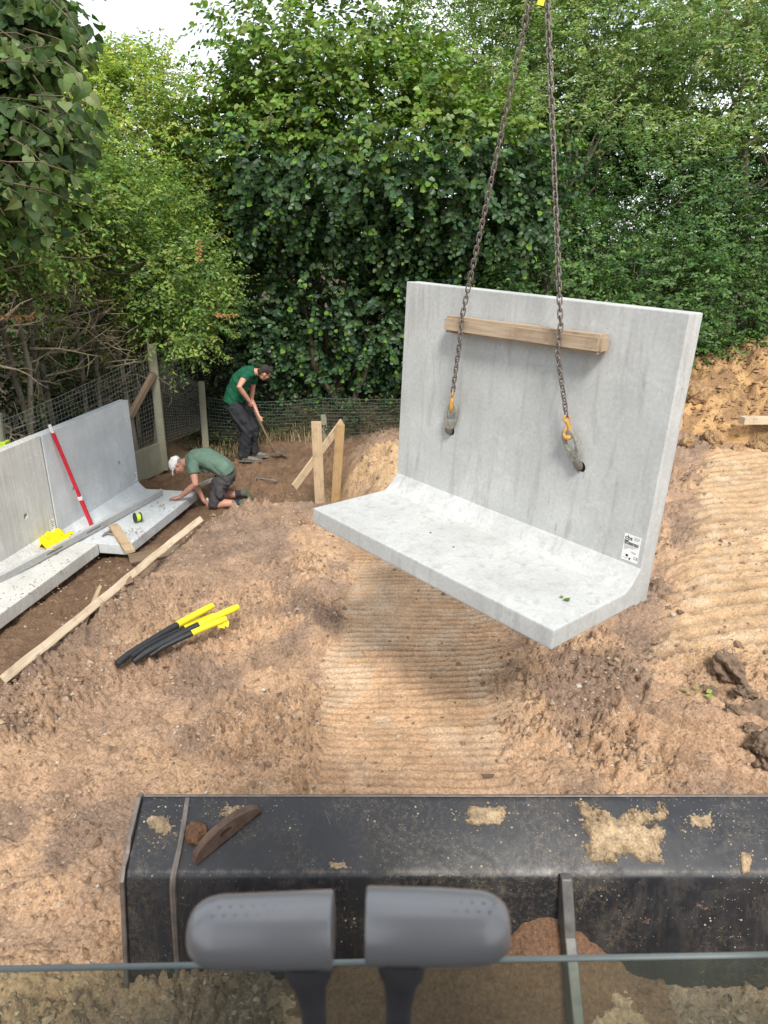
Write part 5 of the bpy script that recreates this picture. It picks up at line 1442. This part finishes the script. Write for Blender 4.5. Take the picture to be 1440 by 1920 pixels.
# ------------------------------------------------------------------ trees
def unit(a): return a / np.maximum(np.linalg.norm(a, axis=-1, keepdims=True), 1e-9)
def rand_dir(r, n): return unit(r.standard_normal((n, 3)))
def leaf_cloud(r, O, D, N, spray, n_leaf, leaf, width, droop, cols, jitter=.25, fold=.18, tip_col=None, face=.8, simple=False):
    """O origins, D growth directions, N outward normals of the sprays; returns verts, quads, colours"""
    S = len(O); n = n_leaf
    t = (np.arange(n) + .4) / n
    ln = spray * (.6 + .8 * r.random(S))
    up = np.array([0, 0, 1.])
    side = unit(np.cross(D, up[None]) + 1e-4)
    pos = O[:, None] + D[:, None] * (ln[:, None] * t[None])[..., None]
    pos[..., 2] -= droop * (ln[:, None] * t[None] ** 2)
    sgn = np.where(np.arange(n) % 2 == 0, 1., -1.)[None, :, None]
    a = D[:, None] * .55 + side[:, None] * sgn * .9 + np.array([0, 0, -.28])[None, None] + r.standard_normal((S, n, 3)) * .32
    a = unit(a)
    nm = N[:, None] * face + up[None, None] * .65 + r.standard_normal((S, n, 3)) * .42
    nm = nm - a * (nm * a).sum(-1, keepdims=True); nm = unit(nm); b = np.cross(nm, a)
    L = leaf * (.62 + .7 * r.random((S, n)))[..., None]; W = L * width
    base = pos + a * L * .12
    def V(u, v, h): return base + a * L * u + b * W * v + nm * L * h
    curl = (r.random((S, n)) * .22)[..., None]
    if simple:
        vs_ = np.stack([V(0, 0, 0), V(.45, .50, fold), V(1, 0, -curl), V(.45, -.50, fold * .6)], 2)
        m = S * n; f = np.arange(m * 4).reshape(-1, 4); vs_ = vs_.reshape(-1, 3); nv_ = 4
    else:
        nv_ = 6
        vs_ = np.stack([V(0, 0, 0), V(.30, .50, fold), V(.72, .40, fold * .8 - curl), V(1, 0, -curl * 1.4), V(.72, -.40, fold * .8 - curl), V(.30, -.50, fold)], 2)
        m = S * n; vs_ = vs_.reshape(m * 6, 3)
        i = np.arange(m)[:, None] * 6
        f = np.concatenate([i + np.array([[0, 1, 2, 3]]), i + np.array([[0, 3, 4, 5]])], 0)
    ci = r.integers(0, len(cols), S); c = np.array(cols)[ci][:, None] * (1 + jitter * (r.random((S, n, 1)) * 2 - 1)) * (1 + .10 * r.standard_normal((S, n, 3)))
    if tip_col is not None:
        k = (r.random((S, n)) < .12)[..., None] * (t[None, :, None] > .6); c = np.where(k, np.array(tip_col)[None, None], c)
    c = np.clip(np.repeat(c.reshape(m, 1, 3), nv_, 1).reshape(-1, 3), .004, .6)
    return vs_, f, c
def merge(parts):
    V_, F_, C_, k = [], [], [], 0
    for v, f, c in parts: V_.append(v); F_.append(f + k); C_.append(c); k += len(v)
    return np.concatenate(V_), np.concatenate(F_), np.concatenate(C_)
def crown(r, lobes, clump_r, sprays, P, cols, top_cols=None, front=.5, top_z=None):
    """clumps of leafy sprays over the skin of each lobe, thinner inside"""
    parts = []; centres = []
    for (cx, cy, cz, rx, ry, rz, nk) in lobes:
        c = np.array([cx, cy, cz]); R = np.array([rx, ry, rz])
        d = rand_dir(r, nk * 3); keep = (d[:, 1] < .25) | (r.random(len(d)) > front); d = d[keep][:nk]
        rad = (.55 + .45 * r.random(len(d)) ** .5) * (1 + .16 * np.sin(d[:, 0] * 7 + cx) * np.cos(d[:, 2] * 6 + cz))
        K_ = c + d * R * rad[:, None]; K_[:, 2] = np.maximum(K_[:, 2], .25)
        nd = unit(d / R); centres.append(K_)
        rc = clump_r * (.6 + .8 * r.random(len(d)))
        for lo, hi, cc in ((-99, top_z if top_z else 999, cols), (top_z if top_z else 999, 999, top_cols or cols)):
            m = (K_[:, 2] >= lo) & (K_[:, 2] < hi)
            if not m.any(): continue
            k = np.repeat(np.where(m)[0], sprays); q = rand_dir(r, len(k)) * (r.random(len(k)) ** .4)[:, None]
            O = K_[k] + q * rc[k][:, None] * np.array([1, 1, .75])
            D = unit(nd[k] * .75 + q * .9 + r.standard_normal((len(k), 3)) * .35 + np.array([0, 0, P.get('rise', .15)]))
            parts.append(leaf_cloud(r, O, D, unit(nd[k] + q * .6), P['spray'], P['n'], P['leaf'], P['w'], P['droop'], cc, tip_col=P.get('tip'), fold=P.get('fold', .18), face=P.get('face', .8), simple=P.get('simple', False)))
    return merge(parts), np.concatenate(centres)
def limbs(mb, r, base, heads, r0, wig=.15, seg=6, mid=.5):
    base = Vector(base)
    for h in heads:
        h = Vector(h); n = 6; pts = [base]
        for i in range(1, n + 1):
            t = i / n; p = base.lerp(h, t)
            p.x = base.x + (h.x - base.x) * t ** 1.5; p.y = base.y + (h.y - base.y) * t ** 1.5
            p += Vector(r.standard_normal(3)) * wig * (1 - t) * (1 if i < n else 0) * .6
            pts.append(p)
        mb.tube(pts, [r0 * (1 - .85 * i / n) for i in range(n + 1)], seg)
def tree(name, label, base, lobes, P, cols, leaf_m, bark_m, seed, clump_r=.5, sprays=10, n_limbs=14, r0=.10, stems=4, group=None, cat='tree', top_cols=None, top_z=None, front=.5):
    r = np.random.default_rng(seed)
    root = thing(name, label, cat, base, group=group)
    (v, f, c), cen = crown(r, lobes, clump_r, sprays, P, cols, top_cols, front, top_z)
    b = np.array(base)
    link('crown', np_mesh('crown', v - b, f, leaf_m, False, c), root, ROOT[root.name])
    pick = cen[r.choice(len(cen), min(n_limbs, len(cen)), replace=False)]
    tk = MB(); lb_ = MB()
    heads = []
    for s in range(stems):
        o = Vector(base) + Vector((r.normal() * .12 * stems ** .5, r.normal() * .12 * stems ** .5, -.1))
        top = Vector(pick[s % len(pick)]); top = o.lerp(top, .55) + Vector((0, 0, .4))
        pts = [o, o.lerp(top, .35) + Vector(r.standard_normal(3)) * .06, o.lerp(top, .7) + Vector(r.standard_normal(3)) * .08, top]
        tk.tube(pts, [r0 * 1.15, r0 * .9, r0 * .75, r0 * .5], 9); heads.append(top)
    for i, p in enumerate(pick):
        limbs(lb_, r, heads[i % len(heads)], [p], r0 * .45, .25, 5)
    tk.build('trunk', bark_m, root, smooth=True); lb_.build('limbs', bark_m, root, smooth=True)
    return root
g_ = lambda x, y: gz1(x, y)
HAZ = dict(spray=.58, n=13, leaf=.092, w=.92, droop=.28, tip=(.14, .26, .035), face=1.0)
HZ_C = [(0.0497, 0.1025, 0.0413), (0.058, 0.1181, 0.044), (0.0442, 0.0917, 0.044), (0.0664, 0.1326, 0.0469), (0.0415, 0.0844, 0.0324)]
HZ_T = [(0.1195, 0.1962, 0.0342), (0.1451, 0.2291, 0.0374), (0.0941, 0.1636, 0.032), (0.1708, 0.2617, 0.0428)]  # paler upper clumps: young growth, with sunlit brightness put into the leaf colour
tree('hazel_tree', 'large dark green hazel with round leaves in the middle background', (-.9, 14.3, g_(-.9, 14.3)),
     [(-.7, 15.0, 2.3, 2.9, 1.5, 2.2, 170), (-.5, 14.2, 4.6, 2.7, 1.9, 1.5, 170), (1.5, 14.0, 4.0, 1.5, 1.5, 1.3, 80), (-2.3, 14.4, 4.4, 1.3, 1.3, 1.6, 70), (1.2, 14.5, 1.9, 1.6, 1.2, 1.5, 70), (-2.4, 14.9, 1.7, 1.2, 1.2, 1.4, 40), (-1.0, 14.5, 6.2, 1.9, 1.3, .9, 60)],
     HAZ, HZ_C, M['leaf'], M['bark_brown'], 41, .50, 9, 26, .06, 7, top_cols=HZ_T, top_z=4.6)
ELD = dict(simple=True, spray=.30, n=9, leaf=.085, w=.42, droop=.35, tip=(.20, .26, .05), face=.7)
EL_C = [(0.3154, 0.4199, 0.0938), (0.4014, 0.494, 0.107), (0.2581, 0.3704, 0.0803), (0.4589, 0.5187, 0.1338), (0.2008, 0.2964, 0.0803)]
tree('elder_tree', 'yellow green elder tree with narrow leaves behind the clipped hedge', (-5.2, 14.2, g_(-5.2, 14.2)),
     [(-5.3, 14.2, 3.6, 1.9, 1.4, 2.0, 110), (-4.6, 14.0, 4.8, 1.4, 1.2, 1.2, 80), (-5.9, 14.3, 5.4, 1.3, 1.2, 1.1, 80), (-4.3, 14.2, 5.5, 1.0, .9, .6, 40), (-3.9, 13.9, 3.5, 1.0, 1.0, 1.2, 60)],
     ELD, EL_C, M['leaf_soft'], M['bark_brown'], 42, .42, 19, 18, .07, 4)
WIL = dict(simple=True, spray=.34, n=10, leaf=.082, w=.46, droop=.10, tip=(.17, .27, .05), rise=.45, face=.6)
WI_C = [(0.1389, 0.2461, 0.1014), (0.1709, 0.2952, 0.1141), (0.1175, 0.2166, 0.095), (0.203, 0.3249, 0.1426), (0.1069, 0.1869, 0.095)]
WI_T = [(0.2275, 0.3354, 0.1359), (0.2957, 0.4005, 0.1509), (0.2047, 0.2981, 0.1208), (0.3413, 0.4287, 0.1811)]  # upper willow leaves: young growth plus highlights painted into the colour
tree('willow_tree', 'tall light green willow rising above the hanging panel and the chains', (3.4, 16.2, g_(3.4, 16.2)),
     [(3.2, 16.2, 5.2, 2.2, 1.6, 2.6, 130), (1.7, 16.4, 7.0, 1.5, 1.3, 1.4, 60), (4.6, 16.1, 7.2, 2.0, 1.5, 1.7, 90), (2.8, 16.3, 8.3, 1.8, 1.4, 1.2, 60)],
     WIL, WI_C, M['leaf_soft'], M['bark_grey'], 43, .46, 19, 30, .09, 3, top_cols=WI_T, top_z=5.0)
tree('willow_tree', 'light green willow at the right picture edge behind the orange heap', (7.4, 15.4, g_(7.4, 15.4)),
     [(7.4, 15.2, 4.9, 2.1, 1.5, 2.3, 130), (6.6, 15.3, 7.0, 1.9, 1.4, 1.5, 80), (8.9, 15.3, 6.8, 1.6, 1.4, 2.2, 80), (5.5, 15.1, 3.8, 1.3, 1.2, 1.6, 70)],
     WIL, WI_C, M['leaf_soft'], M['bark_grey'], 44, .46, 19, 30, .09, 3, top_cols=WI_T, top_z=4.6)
SHR = dict(simple=True, spray=.34, n=9, leaf=.085, w=.62, droop=.22, tip=(.12, .22, .04), face=.8)
SH_C = [(0.0725, 0.1456, 0.0429), (0.0966, 0.182, 0.0486), (0.0612, 0.1238, 0.04), (0.1127, 0.2038, 0.0572)]
for (x, y, z, rx, ry, rz, nk, sd, lab) in [
        (3.0, 13.6, 2.2, 1.3, .9, 1.7, 85, 51, 'green shrub right behind the top of the hanging panel'),
        (5.1, 13.9, 1.9, 1.3, .9, 1.6, 90, 52, 'bushy shrub between the panel and the orange heap'),
        (7.0, 14.9, 2.3, 1.4, .9, 1.5, 80, 53, 'leafy shrub growing behind the top of the orange heap')]:
    tree('shrub', lab, (x, y, g_(x, y)), [(x, y, z, rx, ry, rz, nk), (x + .3, y - .2, z - .8, rx * .9, ry * .8, rz * .6, nk // 2)], SHR, SH_C, M['leaf'], M['bark_brown'], sd, .40, 12, 10, .04, 5, 'shrubs behind the site', 'shrub')
# a second rank of trees behind closes the view
BAK = dict(simple=True, spray=.5, n=8, leaf=.16, w=.7, droop=.25, face=.7)
for (x, y, z, rx, rz, nk, sd, lab) in [
        (-2.6, 18.2, 3.0, 2.6, 3.0, 80, 61, 'dark tree seen through the gap between elder and hazel'),
        (1.6, 18.6, 3.4, 2.8, 3.4, 80, 62, 'dark tree behind the hazel and the willow'),
        (3.6, 18.9, 6.6, 2.6, 2.4, 80, 66, 'tall pale tree top between the two willows'),
        (7.9, 18.3, 6.4, 2.6, 2.6, 80, 67, 'tall tree top behind the right hand willow'),
        (4.4, 17.6, 4.3, 1.7, 2.0, 70, 68, 'dark tree in the gap between the two willows above the panel corner'),
        (6.0, 18.4, 3.4, 2.8, 3.4, 80, 63, 'dark tree behind the two willows'),
        (10.2, 17.6, 3.6, 2.6, 3.6, 80, 64, 'dark tree behind the orange heap at the right'),
        (-7.4, 16.8, 3.0, 2.6, 2.9, 80, 65, 'dark tree behind the elder at the left')]:
    tree('background_tree', lab, (x, y, g_(x, y)), [(x, y, z, rx, 1.5, rz, nk)], BAK, SH_C, M['leaf'], M['bark_brown'], sd, .75, 10, 10, .10, 2, 'trees in the second rank', front=.7)

for (x, y, z, rx, rz, nk, sd, lab) in [
        (-7.3, 8.6, 1.6, 1.0, 1.7, 60, 71, 'dark evergreen behind the hornbeam stems near the left edge'),
        (-6.6, 10.8, 1.6, 1.1, 1.7, 70, 72, 'dark evergreen behind the hornbeam stems, middle one'),
        (-5.6, 13.0, 1.5, 1.2, 1.6, 70, 73, 'dark evergreen behind the stems by the tall fence post'),
        (-3.6, 14.2, 1.2, 1.2, 1.3, 60, 74, 'dark evergreen behind the standing worker')]:
    tree('evergreen_shrub', lab, (x, y, g_(x, y)), [(x, y, z, rx, .8, rz, nk)], dict(simple=True, spray=.3, n=8, leaf=.09, w=.6, droop=.2, face=.7), [(.02, .035, .014), (.028, .045, .018), (.035, .05, .02)], M['leaf'], M['bark_brown'], sd, .45, 11, 8, .05, 3, 'evergreens behind the hedge', 'shrub', front=.8)
# hornbeam hedge on the left: bare stems and twigs below, leafy above
HOR = dict(simple=True, spray=.40, n=11, leaf=.075, w=.58, droop=.12, tip=(.15, .22, .03), face=.6, rise=.2)
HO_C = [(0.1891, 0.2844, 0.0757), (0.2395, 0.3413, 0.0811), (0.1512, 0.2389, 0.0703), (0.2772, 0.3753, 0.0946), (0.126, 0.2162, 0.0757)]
hb_pts = [(-5.45, 7.5), (-5.25, 8.4), (-4.95, 9.3), (-4.75, 10.1), (-4.55, 10.9), (-4.35, 11.7), (-4.0, 12.5)]
for i, (x, y) in enumerate(hb_pts):
    r = np.random.default_rng(70 + i); gz_ = g_(x, y)
    root = thing('hornbeam_tree', ['first', 'second', 'third', 'fourth', 'fifth', 'sixth', 'last'][i] + ' bare-stemmed hornbeam of the hedge behind the fence, counted from the left edge', 'tree', (x, y, gz_), group='hornbeams of the hedge')
    lob = [(x, y, 3.40, .85, .8, .60, 50), (x + .1, y + .1, 4.05, .7, .75, .45, 26)]
    if i == 4: lob = [(x + .1, y, 3.70, .8, .8, .45, 50), (x, y, 4.0, .8, .7, .5, 26)]
    if i == 5: lob = [(x + .95, y - .1, 2.75, .75, .7, .5, 46), (x + .2, y, 3.7, .8, .7, .5, 30), (x + 1.15, y - .1, 2.0, .5, .5, .55, 26)]
    if i == 6: lob = [(x + .5, y, 2.4, .8, .7, .7, 40), (x + .2, y, 3.5, .8, .7, .6, 30)]
    (v, f, c), cen = crown(r, lob, .34, 11, HOR, HO_C, None, .3)
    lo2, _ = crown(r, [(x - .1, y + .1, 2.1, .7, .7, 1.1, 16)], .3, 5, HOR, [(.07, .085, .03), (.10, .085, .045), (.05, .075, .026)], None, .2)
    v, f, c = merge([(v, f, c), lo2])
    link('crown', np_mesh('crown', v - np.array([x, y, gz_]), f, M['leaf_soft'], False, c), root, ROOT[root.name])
    for s in range(3):
        tk = MB(); o = Vector((x + r.normal() * .22, y + r.normal() * .25, gz_ - .1)); lean = Vector((r.normal() * .18, r.normal() * .18, 3.2 + r.random() * .5))
        pts = [o + lean * t + Vector((r.normal() * .03, r.normal() * .03, 0)) for t in (0, .25, .5, .75, 1)]
        tk.tube(pts, [.045, .038, .034, .028, .018], 8)
        tk.build('trunk', M['bark_grey'], root, smooth=True)
    tw_ = MB()
    for k in range(50):        # bare twigs sweeping out towards the site
        z = .7 + 2.6 * r.random() ** .55; a = r.normal() * .9 - .35
        p = Vector((x + r.normal() * .2, y + r.normal() * .3, gz_ + z)); d = Vector((math.cos(a), math.sin(a) - .2, .15 * r.normal() + .1)).normalized(); L_ = .35 + .75 * r.random()
        pts = [p]; 
        for q in range(5):
            d = (d + Vector(r.standard_normal(3)) * .22 + Vector((0, 0, .06))).normalized(); p = p + d * L_ / 5; pts.append(p)
            if q in (1, 2, 3) and r.random() < .75:
                e_ = (d + Vector(r.standard_normal(3)) * .7).normalized(); tw_.tube([p, p + e_ * L_ * .18 + Vector(r.standard_normal(3)) * .02, p + e_ * L_ * .34], [.007, .005, .003], 4, caps=False)
        tw_.tube(pts, [.016, .013, .010, .008, .006, .004], 5, caps=False)
    tw_.build('twigs', M['twig'], root, smooth=True)['kind'] = 'stuff'
# dead brown shoots in the hedge
for i, (px, py, y, dr) in enumerate(((374, 470, 10.9, Vector((.1, 0, 1))), (420, 590, 11.0, Vector((1, 0, .02))), (25, 592, 7.3, Vector((1, .1, -.02))))):
    p = aty(px, py, y); r = np.random.default_rng(90 + i); d = MB(); dr = dr.normalized()
    d.tube([p - dr * .18, p, p + dr * .18], [.004, .003, .002], 4)
    for k in range(34):
        q = p + dr * (r.random() - .5) * .34; a = (Vector(r.standard_normal(3)) * .6 + Vector((0, 0, -.5)) + dr * .3).normalized(); b = a.orthogonal().normalized() * .014; l = .04 + .045 * r.random()
        d.add([q, q + a * l * .5 + b, q + a * l, q + a * l * .5 - b], [(0, 1, 2, 3)])
    tag(d.build('dead_shoot', M['dry_leaf']), ['upright shoot of dead brown leaves at the top of the hedge', 'drooping shoot of dead brown leaves low on the right of the hedge', 'shoot of dead brown leaves at the left picture edge', 'small brown shoot on the far right of the hedge'][i], 'dead shoot', 'dead shoots in the hedge')

# lime tree reaching in at the upper left: its big leaves are single pieces
lime = thing('lime_tree', 'lime tree with big dark leaves hanging in at the upper left corner', 'tree', (-4.9, 5.4, g_(-4.9, 5.4)))
r = np.random.default_rng(99); LB = np.array([-4.9, 5.4, g_(-4.9, 5.4)])
def lime_leaf_mesh(col, bend):
    """heart-shaped leaf with a serrated edge, folded on its midrib"""
    out = [(0, 0), (-.10, .16), (-.06, .34), (.10, .47), (.30, .50), (.52, .42), (.72, .28), (.90, .11), (1.08, 0)]
    v = []; 
    for k, (a, b) in enumerate(out): v.append((a, b, .22 * b - bend * a * a))
    n = len(out); mid = [(a, 0, -bend * a * a) for a in (.05, .25, .5, .75)]
    lw = [(a, -b, .22 * b - bend * a * a) for a, b in out[1:-1]]
    V_ = v + mid + lw
    m0 = n; l0 = n + 4
    f = [(0, m0, 2, 1), (m0, m0 + 1, 3, 2), (m0 + 1, m0 + 2, 5, 4), (m0 + 1, 4, 3), (m0 + 2, m0 + 3, 6, 5), (m0 + 3, 8, 7, 6)]
    L = lambda i: l0 + i - 1
    f += [(0, L(1), L(2), m0), (m0, L(2), L(3), m0 + 1), (m0 + 1, L(4), L(5), m0 + 2), (m0 + 1, L(3), L(4)), (m0 + 2, L(5), L(6), m0 + 3), (m0 + 3, L(6), L(7), 8)]
    me = bpy.data.meshes.new('leaf'); me.from_pydata(V_, [], f); me.materials.append(M['leaf_big'])
    a = me.attributes.new('leaf', 'FLOAT_COLOR', 'POINT'); a.data.foreach_set('color', np.tile(np.array([*col, 1], np.float32), len(V_)))
    return me
LIME_C = [(0.0429, 0.084, 0.0224), (0.0515, 0.0984, 0.0256), (0.0644, 0.114, 0.0272), (0.0372, 0.072, 0.0224), (0.0858, 0.138, 0.04), (0.1073, 0.168, 0.044)]
lime_me = [lime_leaf_mesh(c, b) for c in LIME_C + [(.12, .17, .06), (.16, .20, .08)] for b in (.1, .4, .8)]  # two extra pale tones put sunlight into some leaf colours
shoots = []
for k in range(60):
    px = -40 + 215 * r.random() ** .55; py = -60 + 470 * r.random()
    if px > 150 - .00075 * (py - 150) ** 2: continue
    y = 4.9 + 1.5 * r.random(); shoots.append(np.array(tuple(aty(px, py, y))))
cnt = 0; extra = []
tw_ = MB(); head = Vector((-4.7, 5.4, 4.3))
for s in shoots:
    d = unit(np.array([.75, -.25, -.25]) + r.standard_normal(3) * .3); n = 7; L_ = .42
    o = s - d * L_ * .6
    tw_.tube([Vector(o), Vector(o + d * L_ * .5), Vector(o + d * L_ - np.array([0, 0, .06]))], [.006, .004, .002], 4)
    n_sh = globals().get('n_sh', 0) + 1
    if n_sh % 6 == 0: limbs(tw_, r, head, [Vector(o)], .022, .22, 5)
    for i in range(n):
        t = (i + .5) / n; p = o + d * L_ * t - np.array([0, 0, .10 * t * t])
        sd = np.cross(d, [0, 0, 1]); sd /= np.linalg.norm(sd); a = unit(d * .5 + sd * (1 if i % 2 else -1) * .7 + np.array([0, 0, -.75]) + r.standard_normal(3) * .25)
        nn = unit(np.array([.3, -.55, .75]) + r.standard_normal(3) * .7)
        f = frame_of(Vector(a), Vector(nn), Vector(p + a * .03)) @ Matrix.Scale(.048 + .045 * r.random(), 4)
        if cnt < 300: link('leaf', lime_me[r.integers(len(lime_me))], lime, f)
        cnt += 1
tw_.build('limbs', M['bark_brown'], lime, smooth=True)
MB().tube([(-4.9, 5.4, -.3), (-4.93, 5.42, 1.2), (-4.85, 5.4, 2.8), (-4.7, 5.4, 4.3), (-4.75, 5.5, 6)], [.16, .13, .12, .10, .06], 12).build('trunk', M['bark_brown'], lime, smooth=True)
# inner leaves of the lime crown
k = 1500; px_ = r.uniform(-120, 165, k); py_ = r.uniform(-90, 420, k); ok_ = px_ < 118 - .0008 * (py_ - 140) ** 2 + 34 * np.sin(py_ * .031) + 20 * np.sin(py_ * .083 + 1)
O = np.array([tuple(aty(a, b, y)) for a, b, y in zip(px_[ok_], py_[ok_], 5.9 + 1.1 * r.random(ok_.sum()))])
D = unit(np.array([.45, -.3, -.35]) + r.standard_normal((len(O), 3)) * .5)
v, f, c = leaf_cloud(r, O, D, unit(D + np.array([.1, -.6, .3])), .24, 6, .085, .95, .3, LIME_C)
link('crown', np_mesh('crown', v - LB, f, M['leaf_big'], False, c), lime, ROOT[lime.name])

# rough growth at the foot of the trees
r = np.random.default_rng(123)
k = 420; x = r.uniform(-3.6, 2.5, k); y = r.uniform(12.3, 13.4, k); O = np.stack([x, y, ground_z(x, y) + .05 + .35 * r.random(k)], -1)
D = unit(np.array([0, -.5, .4]) + r.standard_normal((k, 3)) * .6)
v, f, c = leaf_cloud(r, O, D, unit(D + np.array([0, -.5, .5])), .3, 7, .06, .7, .2, [(.05, .07, .025), (.07, .075, .03), (.09, .08, .04), (.035, .06, .02)])
tag(link('undergrowth', np_mesh('undergrowth', v, f, M['leaf_soft'], False, c)), 'low straggly undergrowth along the foot of the trees', 'undergrowth', kind='stuff')
bl_v, bl_f = [], []
def blades(x, y, z, n, h, sp, r):
    for i in range(n):
        a = r.random() * 6.28; b = Vector((x + r.normal() * sp, y + r.normal() * sp, z)); d = Vector((math.cos(a) * .4, math.sin(a) * .4, 1)).normalized(); s = Vector((-d.y, d.x, 0)).normalized() * .004; L_ = h * (.5 + r.random())
        t1 = b + d * L_ * .6; t2 = b + d * L_ + Vector((math.cos(a), math.sin(a), -.6)) * L_ * .25; k0 = len(bl_v)
        bl_v.extend([b - s, b + s, t1 + s * .7, t1 - s * .7, t2]); bl_f.extend([(k0, k0 + 1, k0 + 2, k0 + 3)]); bl_f.append((k0 + 3, k0 + 2, k0 + 4, k0 + 4))
for i in range(60): xx = r.uniform(-3.3, -1.0); blades(xx, 12.25 + .3 * r.random(), gz1(xx, 12.3), 8, .30, .12, r)
bl_f = [f for f in bl_f if len(set(f)) == 4]
tag(link('dry_grass', np_mesh('dry_grass', [tuple(q) for q in bl_v], bl_f, M['straw'])), 'dry straw coloured grass at the foot of the hazel', 'grass', kind='stuff')
bl_v, bl_f = [], []
p = aty(1436, 770, 11.5); blades(p.x, 11.45, max(heap1(p.x, 11.45), 0), 40, .34, .06, r); bl_f = [f for f in bl_f if len(set(f)) == 4]
tag(link('grass_tuft', np_mesh('grass_tuft', [tuple(q) for q in bl_v], bl_f, M['straw'])), 'tuft of dry grass above the board end on the orange heap', 'grass', kind='stuff')
